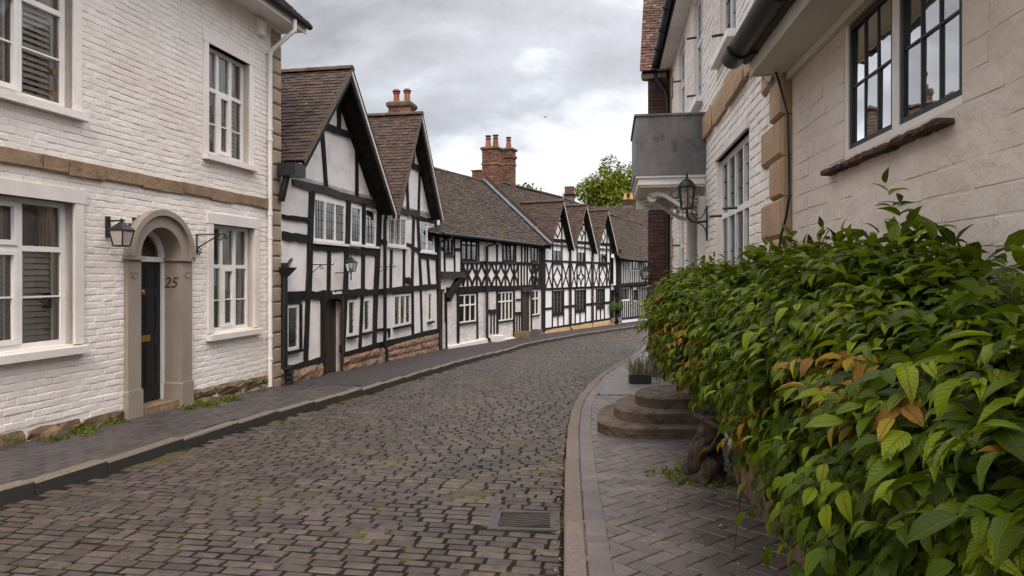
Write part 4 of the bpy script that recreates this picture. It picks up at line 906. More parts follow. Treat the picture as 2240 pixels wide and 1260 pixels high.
MB().tube([(du_ + .05, -.12, FB.z(624, 585, .1)), (du_ + .18, -.1, FB.z(632, 573, .1)), (du_ + .36, -.03, FB.z(643, 568, .05))], .03, 8).obj('inlet_pipe', IRON, H2, True)
for yy in (805, 815, 826, 838): MB().lathe([(.05, -.02), (.08, -.02), (.08, .02), (.05, .02)], (du_ + (.1 if yy > 812 else .02), -.13, FB.z(623, yy, .1)), 10).obj('pipe_collar', IRON, H2)
vu = FB.u(842, .09)
MB().tube([(FB.u(858, .25), -.22, FB.z(858, 448, .2)), (FB.u(850, .2), -.2, FB.z(850, 458, .2)), (vu, -.09, FB.z(844, 482, .1)), (vu, -.09, FB.z(842, 757, .09)), (vu + .09, -.1, FB.z(845, 766, .09)), (vu + .09, -.1, FB.g(vu) + .02)], .042, 10).obj('downpipe', IRON, H2, True)
# chimney on the second gable
def stack(parent, name, mt, u, y, w, d, z0, z1, cap=.06, caph=.16, pots=(), pot_h=.5, pot_r=.10, band=None, bricks=True, cowl=False, potm=None, rows=14):
    core = MB().box(u - w / 2 + .02, u + w / 2 - .02, y - d / 2 + .02, y + d / 2 - .02, z0, z1).obj(name, MORT, parent)
    if bricks:
        ms = []
        for (face, L) in ((0, w), (1, d), (2, w), (3, d)):
            for (p, q, z, t) in courses(-L / 2, L / 2, max(z0, z1 - rows * .075), z1, .075, .22, []):
                m_ = .5 * (p + q); ww = q - p - .01; zz_ = (z + t) / 2; j = R.uniform(-.004, .004)
                if face == 0: ms.append(frame4((u + m_, y - d / 2 + .02 + j, zz_), (ww, 0, 0), (0, .05, 0), (0, 0, .064)))
                elif face == 1: ms.append(frame4((u + w / 2 - .02 + j, y + m_, zz_), (0, ww, 0), (-.05, 0, 0), (0, 0, .064)))
                elif face == 2: ms.append(frame4((u - m_, y + d / 2 - .02 + j, zz_), (-ww, 0, 0), (0, -.05, 0), (0, 0, .064)))
                else: ms.append(frame4((u - w / 2 + .02 + j, y - m_, zz_), (0, -ww, 0), (.05, 0, 0), (0, 0, .064)))
        pieces(core if parent is None else parent, 'chimney_brick', 'chimney_bricks', block_variants(.21, .065, .05, .005, .002, 5, 71), ms, mt, 60)
    b = MB(); hw, hd = w / 2 + cap, d / 2 + cap
    b.add([(u - w / 2, y - d / 2, z1), (u + w / 2, y - d / 2, z1), (u + w / 2, y + d / 2, z1), (u - w / 2, y + d / 2, z1), (u - hw, y - hd, z1 + caph * .35), (u + hw, y - hd, z1 + caph * .35), (u + hw, y + hd, z1 + caph * .35), (u - hw, y + hd, z1 + caph * .35),
           (u - hw, y - hd, z1 + caph * .75), (u + hw, y - hd, z1 + caph * .75), (u + hw, y + hd, z1 + caph * .75), (u - hw, y + hd, z1 + caph * .75), (u - w / 2, y - d / 2, z1 + caph), (u + w / 2, y - d / 2, z1 + caph), (u + w / 2, y + d / 2, z1 + caph), (u - w / 2, y + d / 2, z1 + caph)],
          [(3, 2, 1, 0), (12, 13, 14, 15)] + [(k + i, k + (i + 1) % 4, k + 4 + (i + 1) % 4, k + 4 + i) for k in (0, 4, 8) for i in range(4)]); b.obj('chimney_cap', CAPM, parent)
    if band: MB().box(u - w / 2 - .035, u + w / 2 + .035, y - d / 2 - .035, y + d / 2 + .035, band, band + .07).obj('chimney_band', mt, parent)
    for (px_, py2) in pots:
        r = pot_r; prof = [(r * 1.15, 0), (r * 1.0, pot_h * .35), (r * .82, pot_h * .62), (r * .82, pot_h * .66), (r * 1.02, pot_h * .70), (r * 1.02, pot_h * .77), (r * .8, pot_h * .8)]
        if cowl: prof = [(r, 0), (r * .95, pot_h * .62), (r * 1.15, pot_h * .66), (r * 1.15, pot_h * .74), (r * .9, pot_h * .78)]
        MB().lathe(prof, (px_, py2, z1 + caph - .01), 14).obj('chimney_pot', potm or POT, parent, True)
        if cowl: MB().lathe([(r * .9, pot_h * .78), (r * 1.45, pot_h * .80), (r * 1.4, pot_h * .86), (r * .8, pot_h * .97), (.01, pot_h)], (px_, py2, z1 + caph - .01), 14).obj('pot_cowl', COWL, parent, True)
        else: MB().lathe([(r * .8, pot_h * .8), (r * .75, pot_h * .92), (r * 1.15, pot_h * .94), (r * 1.1, pot_h), (.01, pot_h * 1.03)], (px_, py2, z1 + caph - .01), 14).obj('pot_cap', COWL, parent, True)
CAPM = mat('mossy_chimney_cap', (.12, .085, .05), (.075, .06, .045), 7, .9, .015, 30, 0, .2, spots=[((.22, .15, .03), 6, .56, .68)])
COWL = mat('clay_cowl', (.13, .085, .05), (.08, .06, .04), 9, .85)
co = -1.6; cu = FB.u(879, co); zc1 = FB.z(879, 240, co)
stack(H2, 'chimney', BRICK, cu, 1.6, .5, .72, zc1 - 2.2, zc1, .06, .22, [(cu, 1.78), (cu, 1.42)], .46, .095, cowl=True)
# lantern and sign brackets on this house
L2 = lantern('wall_lantern', 'black square wall lantern high on a post of the two gabled timber house', at_fac(FB, 768, 574, .25), .20, .19, .12, GLASSL)
MB().tube([(0, 0, -.19), (0, 0, -.36)], .014, 6).obj('stalk', IRON, L2); MB().tube([(0, 0, -.21), (-.12, .14, -.21), (-.22, .24, -.21)], .010, 6).obj('arm', IRON, L2)
def arm_bracket(label, x, y, l):
    t = thing('sign_bracket', label, 'bracket', at_fac(FB, x, y, .03)); MB().tube([(0, 0, 0), (0, -l, 0), (0, -l - .03, .02)], .010, 6).obj('arm', IRON, t); MB().tube([(0, 0, -.16), (0, -l * .45, -.01)], .008, 6).obj('brace', IRON, t)
    MB().tube([(p[1], -p[0], p[2]) for p in spiral((l * .5, 0, -.05), .045, 1.6, 1.2)], .007, 5).obj('scroll', IRON, t)
arm_bracket('slim iron arm bracket on plaster left of the plank door', 681, 579, .42)
arm_bracket('slim iron arm bracket beside the black downpipe under the second gable', 826, 584, .42)
# ================================================================== long house with the carved frieze
FC = Fac(-2.17, 20.4, 24.5)
H3 = thing('timber_framed_house', 'long low timber framed house with curved brace frieze and lichened tiled roof', 'house', FC.M)
def T3(*a, **k): k.setdefault('seg', 3); return beam(H3, FC, *a, **k)
u3a, u3b = FC.u(957), FC.u(1192); ze3 = FC.z(1100, 519)
win3 = {'a': FC.rect(972.5, 991, 506, 557), 'b': FC.rect(1009, 1044, 514, 571), 'c': FC.rect(1101, 1125.5, 529, 573), 'd': FC.rect(1161.5, 1177, 535, 573.5),
        'e': FC.rect(1002.8, 1040.2, 643.5, 705), 'f': FC.rect(1088.3, 1121.3, 638, 701), 'g': FC.rect(1163, 1178, 634, 689)}
d3 = (FC.u(1142), FC.u(1160), FC.z(1151, 733), FC.z(1151, 636))
pas = (FC.u(957.5), FC.u(974), -1.0, FC.z(966, 609))    # covered passage
wall_holes(H3, 'wall', PLAST, u3a, u3b, FC.z(1080, 628), ze3 + .1, [win3[k] for k in 'abcd'], 0, .1)
wall_holes(H3, 'painted_brick_wall', PBRICK, u3a, u3b, -1.2, FC.z(1080, 628), [win3[k] for k in 'efg'] + [d3, pas], .002, .1)
b = MB(); b.box(pas[1], u3b, .6, 5.2, -1.2, ze3); b.box(u3a, pas[1], 2.6, 5.2, -1.2, ze3); b.box(u3a, pas[1], .1, 2.6, pas[3], ze3); b.obj('body', PLAST, H3)
b = MB(); b.box(pas[0], pas[1], 2.5, 2.58, -1.2, pas[3]); b.obj('passage_door', TIMB, H3)
MB().box(FC.u(958), FC.u(1009), -.16, .02, FC.z(985, 608), FC.z(985, 594)).obj('jetty_beam', TIMG, H3)
for a in ((971, 514, 972, 596, 2.8), (992.5, 503, 994, 596, 2.4), (1008, 506, 1008, 600, 2.4), (1046, 514, 1046, 575, 2.5), (1086.5, 522, 1086.5, 577, 2.6), (1099.5, 524, 1099.5, 576, 2.4), (1127, 527, 1127, 576, 2.4), (1140.5, 530, 1140.5, 577, 2.4), (1147.5, 530, 1147.5, 577, 2.2), (1153, 531, 1153, 577, 2.4), (1161, 533, 1161, 577, 1.8), (1178.5, 535, 1178.5, 577, 1.8), (1182, 535, 1182, 577, 1.6),
          (1001, 640, 1001.5, 750, 4.4), (1043, 638, 1043.5, 741, 2.6), (1087, 634, 1087.2, 730, 3.4), (1073.4, 684, 1073.4, 731, 1.9), (1080, 684, 1080, 731, 1.9), (1123.5, 632, 1124, 734, 3.2), (1130, 688, 1130, 734, 1.8), (1135.5, 688, 1135.5, 734, 1.8), (1140.5, 632, 1140.5, 734, 2.2), (1161.5, 630, 1161.8, 730, 2.6), (1188, 534, 1188, 727, 7.5), (958, 515, 958, 765, 3.4), (975, 640, 975.5, 762, 2.6)):
    T3(*a)
for a in ((958, 541, 972, 546, 6), (993, 546, 1008, 546, 6), (1007, 573, 1100, 575, 6.5), (1100, 575, 1186, 578, 6), (976, 635, 1100, 630, 13, 11), (1100, 630, 1186, 628, 10), (1068, 682, 1088, 681, 9), (1124, 686, 1141, 685, 6)):
    T3(*a[:5], mode='h', w2=a[5] if len(a) > 5 else None, front=-.04, wob=.1, seg=5)
bar(H3, 'brace', [FC.uv(975, 655), FC.uv(984, 637), FC.uv(1003, 609)], .20, -.14, .0, TIMB)
# frieze: each bay has an upright and four curved braces
def frieze(xk, hw, top=577, mid=601, bot=626):
    T3(xk, top, xk, bot, 3.2, front=-.026)
    for sg in (-1, 1):
        for (y0_, y1_) in ((top, mid), (bot, mid)):
            bar(H3, 'curved_brace', [FC.uv(xk + sg * hw * (1 - s_ * s_), y0_ + (y1_ - y0_) * s_) for s_ in (0, .2, .4, .6, .8, 1)], .085, -.032, .02, TIMB)
for xk, hw in ((1022, 9.3), (1042, 9.3), (1063.5, 9.5), (1085, 9.2), (1105, 8.6), (1124, 7.6), (1163.5, 6.6), (1171.5, 5.4)): frieze(xk, hw)
for x in (1012, 1133, 1139.5, 1146, 1152.5, 1178.5, 1182): T3(x, 577, x, 626, 2.2)
for k, n, ti, ld_ in (('a', 2, (1,), (2, 4)), ('b', 3, (.62, .38), (2, 3)), ('c', 3, (1,), (2, 4)), ('d', 2, (1,), (2, 3))):
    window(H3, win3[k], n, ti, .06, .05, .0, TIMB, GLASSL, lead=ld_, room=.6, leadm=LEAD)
    rc = win3[k]; MB().box(rc[0] - .05, rc[1] + .05, -.07, .02, rc[2] - .07, rc[2]).obj('sill', TIMG, H3)
for k, n, ti in (('e', 3, (.63, .37)), ('f', 4, (.68, .32)), ('g', 2, (.67, .33))):
    window(H3, win3[k], n, ti, .045, .045, -.01, WHITEW, GLASSD, room=.6)
    rc = win3[k]; MB().box(rc[0] - .05, rc[1] + .05, -.06, .02, rc[2] - .05, rc[2]).obj('sill', TIMB, H3); MB().box(rc[0] - .03, rc[1] + .03, -.03, .02, rc[3], rc[3] + .06).obj('lintel', TIMB, H3)
dd = MB().box(d3[0], d3[1], .06, .1, d3[2], d3[3]).obj('door', BROWN, H3)
nd = 5
for i in range(nd): w_ = (d3[1] - d3[0]) / nd; MB().box(d3[0] + i * w_ + .006, d3[0] + (i + 1) * w_ - .006, .045, .06, d3[2], d3[3] - .02).obj('plank', BROWN, dd)
bb = MB(); bb.prism([(d3[0] - .1, d3[3] + .12), (d3[0] - .1, d3[3]), (d3[0] + .12, d3[3] - .1), (.5 * (d3[0] + d3[1]), d3[3] - .02), (d3[1] - .12, d3[3] - .1), (d3[1] + .1, d3[3]), (d3[1] + .1, d3[3] + .12)], -.06, .05); bb.obj('door_head', BROWN, H3)
# white plinth
for (xa, ya, xb, yb, pr) in ((977, 756, 1066, 738, .10), (1072, 733, 1092, 731, .24), (1092, 742, 1140, 733, .11), (1162, 727, 1184, 725, .06)):
    A, Bq = FC.uv(xa, ya), FC.uv(xb, yb); q = MB(); g0, g1 = FC.g(A[0]) - .1, FC.g(Bq[0]) - .1
    q.add([(A[0], -pr, g0), (Bq[0], -pr, g1), (Bq[0], .05, g1), (A[0], .05, g0), (A[0], -pr, A[1] - .03), (Bq[0], -pr, Bq[1] - .03), (Bq[0], .05, Bq[1]), (A[0], .05, A[1])], [(0, 3, 2, 1), (4, 5, 6, 7), (0, 1, 5, 4), (1, 2, 6, 5), (2, 3, 7, 6), (3, 0, 4, 7)]); q.obj('plinth', CREAM, H3)
# roof
zr3 = CAMZ + 3.98 - FC.z0; yr = 2.75
roA, roB = u3a - 1.0, u3b - .02; e3 = FC.z(1100, 524, .28)
slab(H3, 'roof', TIMB, [(roA, -.26, e3 - .10), (roB, -.26, e3 - .13), (roB, yr, zr3 - .12), (roA, yr, zr3 - .12)], .04)
slab(H3, 'rear_roof', TILE2, [(roB, 5.8, e3), (roA, 5.8, e3), (roA, yr, zr3), (roB, yr, zr3)], .06)
roof_patch(H3, (roA, -.33, e3 - .04), (roB, -.33, e3 - .06), (roA, yr, zr3), (roB, yr, zr3), TILE2, seed=81, sag=.05)
ridge_tiles(H3, (roA, yr, zr3 + .04), (roB, yr, zr3 + .0), sag=.05)
MB().tube([(FC.u(966, .32), -.36, e3 - .02), (FC.u(1186, .32), -.36, e3 - .06)], .05, 8).obj('gutter', IRON, H3)
for (x, yt, yb_) in ((1065.5, 540, 742), (961, 530, 788)):
    uu = FC.u(x, .08); MB().tube([(uu + .25, -.34, e3 - .06), (uu + .25, -.34, FC.z(x, yt - 8)), (uu, -.08, FC.z(x, yt)), (uu, -.08, FC.z(x, yb_ - 6)), (uu + .08, -.14, FC.z(x, yb_)), (uu + .08, -.14, FC.g(uu) + .02)], .05, 8).obj('downpipe', IRON, H3, True)
# verge flashing against the taller roof next door
MB().prism([(0, 0), (.34, 0), (.34, .05), (0, .05)], 0, 1).xf(Matrix(((1, 0, 0, roB - .38), (0, (yr + .3), 0, -.36), (0, (zr3 - e3), 1, e3 + .03), (0, 0, 0, 1)))).obj('lead_flashing', LEADB, H3)
MB().prism([(0, 0), (.12, 0), (.12, .24), (0, .24)], 0, 1).xf(Matrix(((1, 0, 0, roB - .03), (0, (yr + .3), 0, -.36), (0, (zr3 - e3), 1, e3 + .03), (0, 0, 0, 1)))).obj('verge_tiles', RIDGE, H3)
# big clustered chimney at the ridge
yc = 2.9; uL = FC.u(1077, -yc); zb_, zt_ = FC.z(1077, 420, -yc), FC.z(1077, 331, -yc)
stack(H3, 'chimney', BRICK, uL, yc, .62, .72, zb_ - 1.0, zt_, .06, .17, [(uL, yc + .2), (uL, yc - .16)], .55, .125, band=FC.z(1077, 362, -yc), potm=POT, rows=34)
uR = FC.u(1113.5, -yc + .1); zt2 = FC.z(1113, 334, -yc)
stack(H3, 'chimney', BRICK, uR, yc - .1, .5, .46, zb_ - 1.4, zt2, .07, .16, [(uR - .05, yc - .1)], .52, .12, band=FC.z(1113, 364, -yc), potm=POT, rows=34)
MB().box(uR - .30, uR + .30, yc - .38, yc + .18, FC.z(1113, 349, -yc), FC.z(1113, 343, -yc)).obj('chimney_band', BRICK, H3)
yk = 6.5; uk = FC.u(1046, -yk); stack(H3, 'rear_chimney', BRICK, uk, yk, .5, .5, FC.z(1046, 430, -yk), FC.z(1046, 376, -yk), .05, .08, rows=8)
# plaque, trough and pot
MB().box(FC.u(1128.5), FC.u(1138), -.02, .01, FC.z(1133, 658.5), FC.z(1133, 653.5)).obj('name_plaque', BROWN, H3)
def trough(name, label, fac, x, y, w, d, h, mt, out, taper=.85):
    u, z = fac.uv(x, y, out); t = thing(name, label, 'planter', fac.M @ Matrix.Translation((u, -out, fac.g(u))))
    b = MB(); q = taper
    b.add([(-w / 2 * q, -d / 2 * q, 0), (w / 2 * q, -d / 2 * q, 0), (w / 2 * q, d / 2 * q, 0), (-w / 2 * q, d / 2 * q, 0), (-w / 2, -d / 2, h), (w / 2, -d / 2, h), (w / 2, d / 2, h), (-w / 2, d / 2, h), (-w / 2 + .05, -d / 2 + .05, h), (w / 2 - .05, -d / 2 + .05, h), (w / 2 - .05, d / 2 - .05, h), (-w / 2 + .05, d / 2 - .05, h), (-w / 2 + .05, -d / 2 + .05, h - .05), (w / 2 - .05, -d / 2 + .05, h - .05), (w / 2 - .05, d / 2 - .05, h - .05), (-w / 2 + .05, d / 2 - .05, h - .05)],
          [(3, 2, 1, 0), (12, 13, 14, 15)] + [(k + i, k + (i + 1) % 4, k + 4 + (i + 1) % 4, k + 4 + i) for k in (0, 4, 8) for i in range(4)]); b.obj('trough', mt, t)
    MB().box(-w / 2 + .05, w / 2 - .05, -d / 2 + .05, d / 2 - .05, h - .055, h - .03).obj('soil', GROUND, t); return t
trough('stone_trough', 'low stone trough at the foot of the brown plank door of the frieze house', FC, 1143, 740, .75, .36, .24, SANDM, .26)
trough('stone_planter', 'square grey stone planter right of the brown plank door', FC, 1174, 734, .42, .34, .24, SLAB, .22, .9)
sg = thing('notice_board', 'small orange notice hung in the covered passage beside the frieze house', 'sign', at_fac(FC, 967, 634, -.3)); MB().prism([(-.08, -.25), (.09, -.25), (.05, .28), (-.07, .28)], 0, .02).obj('board', YEL, sg)
sg = thing('alarm_bell', 'small red bell box under the jetty of the frieze house', 'alarm box', at_fac(FC, 1005, 614, .02)); MB().lathe([(.07, 0), (.10, .01), (.10, .05), (.06, .08), (.01, .085)], (0, 0, 0), 14).obj('dome', RED, sg, True); sg.children[0].matrix_local = Matrix.Rotation(math.radians(90), 4, 'X')
# ================================================================== three gabled house
FD = Fac(1.42, 28.3, 27.6)
H4 = thing('timber_framed_house', 'timber framed house with three small steep gables, diamond braces and ochre plinth', 'house', FD.M)
def T4(*a, **k): k.setdefault('seg', 2); k.setdefault('wob', .04); return beam(H4, FD, *a, **k)
u4a, u4b = FD.u(1192), FD.u(1337)
win4 = [FD.rect(1209.5, 1227, 528, 574), FD.rect(1263, 1278.5, 532, 577), FD.rect(1311.5, 1325.5, 536, 579), FD.rect(1209, 1231.5, 636, 686), FD.rect(1258.5, 1279.5, 634, 679), FD.rect(1305, 1320.5, 631.5, 672)]
ap4 = [FD.uv(1231, 440, .25), FD.uv(1281.6, 449, .25), FD.uv(1328.4, 460, .25)]; ft4 = [FD.uv(1202, 541, .25), FD.uv(1255, 545, .25), FD.uv(1306, 553, .25), FD.uv(1349, 549, .25)]
zw4 = min(p[1] for p in ft4) - .02; PLW = mat('bright_limewash', (.80, .775, .78), (.72, .69, .69), 1.2, .75, .008, 8)
ex = []
for i in range(3): ex.append([(ft4[i][0], zw4), (ft4[i + 1][0] - .05, zw4), (ft4[i + 1][0] - .05, ft4[i + 1][1] - .02), (ap4[i][0], ap4[i][1] - .2), (ft4[i][0] + .03, ft4[i][1] - .02)])
wall_holes(H4, 'wall', PLW, u4a, u4b, -1.0, zw4, win4, 0, .1, extra=ex)
MB().box(u4a, u4b, .6, 5.5, -1.0, zw4).obj('body', PLW, H4)
for x1, x2, w in ((1246.5, 1247.8, 4.2), (1295.5, 1296.2, 4.0), (1334.5, 1334.5, 2.4)): T4(x1, 540, x2, 727, w)
for a in ((1208, 525, 1243, 528, 6.5), (1260, 529, 1290, 532, 5.5), (1312, 533, 1340, 536, 5.5), (1192, 570.5, 1336, 576, 4.6), (1192, 632.5, 1335, 627, 5), (1192, 676, 1210, 673.5, 5), (1231, 671.5, 1260, 668.5, 5), (1279, 666.5, 1306, 664, 5), (1320, 662.5, 1335, 661, 5), (1192, 720, 1336, 697, 4.4), (1218, 482, 1235, 484, 4), (1272, 490, 1285, 491, 3.6), (1319, 498, 1332, 499, 3.4)): T4(*a, mode='h', front=-.034)
for x, ya, yb in ((1208.3, 528, 632), (1228.6, 528, 632), (1261.8, 532, 630), (1279.3, 532, 630), (1310.3, 536, 628), (1326.3, 536, 628), (1207.6, 634, 716), (1232.4, 634, 712), (1219.8, 690, 714), (1257.4, 632, 708), (1280.3, 632, 704), (1268.3, 682, 706), (1304, 630, 701), (1321.4, 630, 699), (1313, 676, 700), (1228, 482, 525), (1279.5, 490, 530), (1327, 498, 534)): T4(x, ya, x, yb, 1.7 if ya not in (528, 532, 536) else 1.9)
def X4(xa, xb, ya=577, yb=629):
    for p, q in (((xa, ya), (xb, yb)), ((xb, ya), (xa, yb))): bar(H4, 'brace', [FD.uv(*p), FD.uv(*q)], .075, -.022 - .004 * (p[0] == xa), .02, TIMB)
for xa, xb in ((1193.5, 1207), (1229.8, 1244.5), (1249.5, 1261), (1280.3, 1293.5), (1298, 1309.5), (1327, 1333.5)): X4(xa, xb)
def dia(xc, yc_, hw, hh, cv=0.0, w=.075):
    P = [FD.uv(xc, yc_ - hh), FD.uv(xc + hw, yc_), FD.uv(xc, yc_ + hh), FD.uv(xc - hw, yc_)]; C = FD.uv(xc, yc_)
    for i in range(4):
        p, q = P[i], P[(i + 1) % 4]; m_ = (.5 * (p[0] + q[0]) * (1 - cv) + C[0] * cv, .5 * (p[1] + q[1]) * (1 - cv) + C[1] * cv); bar(H4, 'brace', [p, m_, q], w, -.024, .02, TIMB)
dia(1218.5, 606.5, 8.8, 21.5); dia(1270.3, 605.5, 7.6, 21, .42); dia(1318, 605, 7, 20)
dia(1219, 503, 7, 17, 0, .06); dia(1272.5, 510, 5.6, 16, .35, .06); dia(1319.5, 517, 4.6, 15, 0, .06)
for i, rc in enumerate(win4):
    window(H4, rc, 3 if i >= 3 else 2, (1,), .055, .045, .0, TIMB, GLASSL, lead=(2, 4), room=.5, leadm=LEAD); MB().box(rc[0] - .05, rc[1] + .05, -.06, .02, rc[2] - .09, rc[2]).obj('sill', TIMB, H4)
course_stones(H4, FD, u4a + .1, u4b, lambda u: FD.g(u) - .1, lin(FD.uv(1192, 722), FD.uv(1336, 699)), 1, 1.3, 2.6, SANDO, y=-.10, d=.16, amp=.008, seed=24)
for xx in (1247.8, 1296.4): uu = FD.u(xx, .08); MB().tube([(uu, -.06, FD.z(xx, 560)), (uu, -.06, FD.z(xx, 715)), (uu + .05, -.15, FD.z(xx, 722)), (uu + .05, -.15, FD.g(uu))], .045, 8).obj('downpipe', IRON, H4, True)
zr4 = CAMZ + 4.12 - FD.z0; yr4 = 2.8
slab(H4, 'roof', TIMB, [(u4a - .05, .0, zw4 + .18), (u4b, .0, zw4 + .18), (u4b, yr4, zr4 - .08), (u4a - .05, yr4, zr4 - .08)], .04)
roof_patch(H4, (u4a - .05, -.05, zw4 + .22), (u4b, -.05, zw4 + .22), (u4a - .05, yr4, zr4), (u4b, yr4, zr4), TILE2, seed=91, sag=.03)
ridge_tiles(H4, (u4a - .05, yr4, zr4 + .03), (u4b, yr4, zr4 + .03))
slab(H4, 'rear_roof', TILE2, [(u4b, 5.8, zw4 + .2), (u4a, 5.8, zw4 + .2), (u4a, yr4, zr4), (u4b, yr4, zr4)], .06)
for i in range(3):
    l = (ft4[i][0], ft4[i][1]); r = (ft4[i + 1][0], ft4[i + 1][1])
    if i: l = (l[0] + .02, l[1] + .06)
    gable(H4, ap4[i], l, r, -.25, 2.6, TIMB, 0, 101 + 3 * i, bw=.11)
    fx = ap4[i]; MB().tube([(fx[0], -.27, fx[1] - .1), (fx[0], -.27, fx[1] + .12), (fx[0] + .01, -.27, fx[1] + .40)], [.035, .035, .006], 6).obj('finial', LEADB, H4)
y5 = 6.0; u5 = FD.u(1246, -y5); stack(H4, 'chimney', BRICKD, u5, y5, .5, .62, FD.z(1246, 450, -y5), FD.z(1246, 426, -y5), .10, .06, rows=2); stack(H4, 'chimney', BRICK, u5, y5, .42, .56, FD.z(1246, 428, -y5), FD.z(1246, 410, -y5), .03, .05, rows=8)
ys = thing('yellow_sign', 'small yellow sign on the white wall of the three gabled house', 'sign', at_fac(FD, 1297.5, 652, .05)); MB().box(-.05, .17, -.02, .0, -.10, .10).obj('plate', YEL, ys); MB().box(-.055, .175, 0, .012, -.105, .105).obj('backing', BROWN, ys)
# ================================================================== close studded house at the bend
H5 = thing('timber_framed_house', 'jettied timber house with close black studs at the far bend of the street', 'house', FD.M)
def T5(*a, **k): k.setdefault('seg', 2); return beam(H5, FD, *a, **k)
u5a, u5b = FD.u(1337) + .02, FD.u(1337) + 15; ze5 = FD.z(1390, 565); zj = FD.z(1380, 622)
w5 = [FD.rect(1374, 1393, 569, 591), FD.rect(1402.5, 1420, 569, 591), FD.rect(1357, 1376.5, 631, 655), FD.rect(1385.5, 1394, 634, 657)]
d5 = (FD.u(1337.5), FD.u(1347.5), -1.0, FD.z(1342, 634))
wall_holes(H5, 'wall', PLW, u5a, u5b, zj, ze5 + .15, w5[:2], -.12, .1); wall_holes(H5, 'lower_wall', PLW, u5a, u5b, -1.5, zj, w5[2:] + [d5], .02, .1)
b = MB(); b.box(u5a, u5b, .6, 5.2, -1.5, ze5); b.box(u5a, u5b, -.1, .6, zj, zj + .05); b.obj('body', PLW, H5)
MB().box(d5[0], d5[1], .1, .14, -1.0, d5[3]).obj('door', BLACKD, H5)
x = 1354.0
while x < 1440:
    for (ya, yb, o_) in ((565, 622, .12), (628, 695, -.02)):
        inw = any(r[0] < FD.u(x) < r[1] for r in (w5[:2] if o_ > 0 else w5[2:]))
        if inw:
            if o_ > 0: T5(x, 592, x, yb, 2.0, front=-.14, back=-.1)
            else: T5(x, 658, x, yb, 2.0, front=-.005, back=.04)
        else: T5(x, ya, x, yb, 2.0, front=-.14 if o_ > 0 else -.005, back=-.1 if o_ > 0 else .04)
    x += 4.3 - (x - 1354) * .012
T5(1349, 545, 1349, 712, 6, front=-.2); T5(1344, 560, 1344, 640, 3, front=-.16, back=-.1)
for a in ((1350, 624, 1440, 617, 7), (1350, 566, 1440, 566, 3.5)): T5(*a, mode='h', front=-.2, back=.0)
T5(1350, 698, 1440, 690, 4, mode='h', front=-.01, back=.04)
for k in range(12): x = 1354 + 5.5 * k; MB().box(FD.u(x), FD.u(x) + .09, -.18, .05, zj - .16, zj - .03).obj('joist_end', TIMB, H5)
for i, rc in enumerate(w5): window(H5, rc, 3 if i != 3 else 2, (1,), .05, .045, -.10 if i < 2 else .02, TIMB, GLASSL, lead=(2, 3), room=.4, leadm=LEAD)
zr5 = zr4 - .02; e5 = FD.z(1390, 566, .4)
slab(H5, 'roof', TIMB, [(u5a + .1, -.42, e5 - .12), (u5b, -.42, e5 - .12), (u5b, yr4, zr5 - .65), (u5a + .1, yr4, zr5 - .14)], .04)
roof_patch(H5, (u5a + .02, -.5, e5 - .05), (u5b, -.5, e5 - .05), (u5a + .02, yr4, zr5), (u5b, yr4, zr5 - .5), TILE2, seed=121, sag=.06, gauge=.11, tw=.18)
ridge_tiles(H5, (u5a, yr4, zr5 + .03), (u5b, yr4, zr5 - .47), sag=.05)
slab(H5, 'rear_roof', TILE2, [(u5b, 6, e5), (u5a, 6, e5), (u5a, yr4, zr5), (u5b, yr4, zr5 - .5)], .06)
for (x, lab) in ((1341, 'ball topiary in a grey pot left of the dark far doorway'), (1355, 'ball topiary in a grey pot right of the dark far doorway')):
    u, _ = FD.uv(x, 700, .25); topiary(lab, None, 1.75, FD.M @ Matrix.Translation((u, -.25, FD.g(u))) @ Matrix.Diagonal((1, 1, 1.28, 1)))
# far roofs and chimneys beyond
def far_house(label, x, ytop, Y, w, d, roof_h, eave_py, mt=TILE2):
    X = (x - CX) / F * Y; ze = CAMZ + (HY - eave_py) / F * Y; t = thing('distant_house', label, 'house', Matrix.Translation((X, Y, gp(Y) - .4)) @ Matrix.Rotation(math.radians(-25), 4, 'Z')); z0 = gp(Y) - .4
    MB().box(-w / 2, w / 2, -d / 2, d / 2, 0, ze - z0).obj('wall', PLW, t)
    A, Bq, C, Dd = (-w / 2 - .2, -d / 2 - .2, ze - z0), (w / 2 + .2, -d / 2 - .2, ze - z0), (-w / 2 - .2, 0, ze - z0 + roof_h), (w / 2 + .2, 0, ze - z0 + roof_h)
    slab(t, 'roof', mt, [A, Bq, Dd, C], .1); slab(t, 'rear_roof', mt, [(w / 2 + .2, d / 2 + .2, ze - z0), (-w / 2 - .2, d / 2 + .2, ze - z0), C, Dd], .1)
    roof_patch(t, A, Bq, C, Dd, mt, seed=131, gauge=.14, tw=.22)
    return t, ze - z0 + roof_h
t, zt = far_house('distant tiled house with yellow chimney pots below the tree', 1374, 0, 62, 7, 6, 2.3, 505)
stack(t, 'chimney', BRICKD, 0, 0, 1.0, .7, zt - .3, zt + .45, .05, .1, [(-.28, 0), (.30, 0)], .75, .15, potm=mat('buff_chimney_pot', (.50, .32, .12), (.40, .25, .10), 6, .8), rows=6)
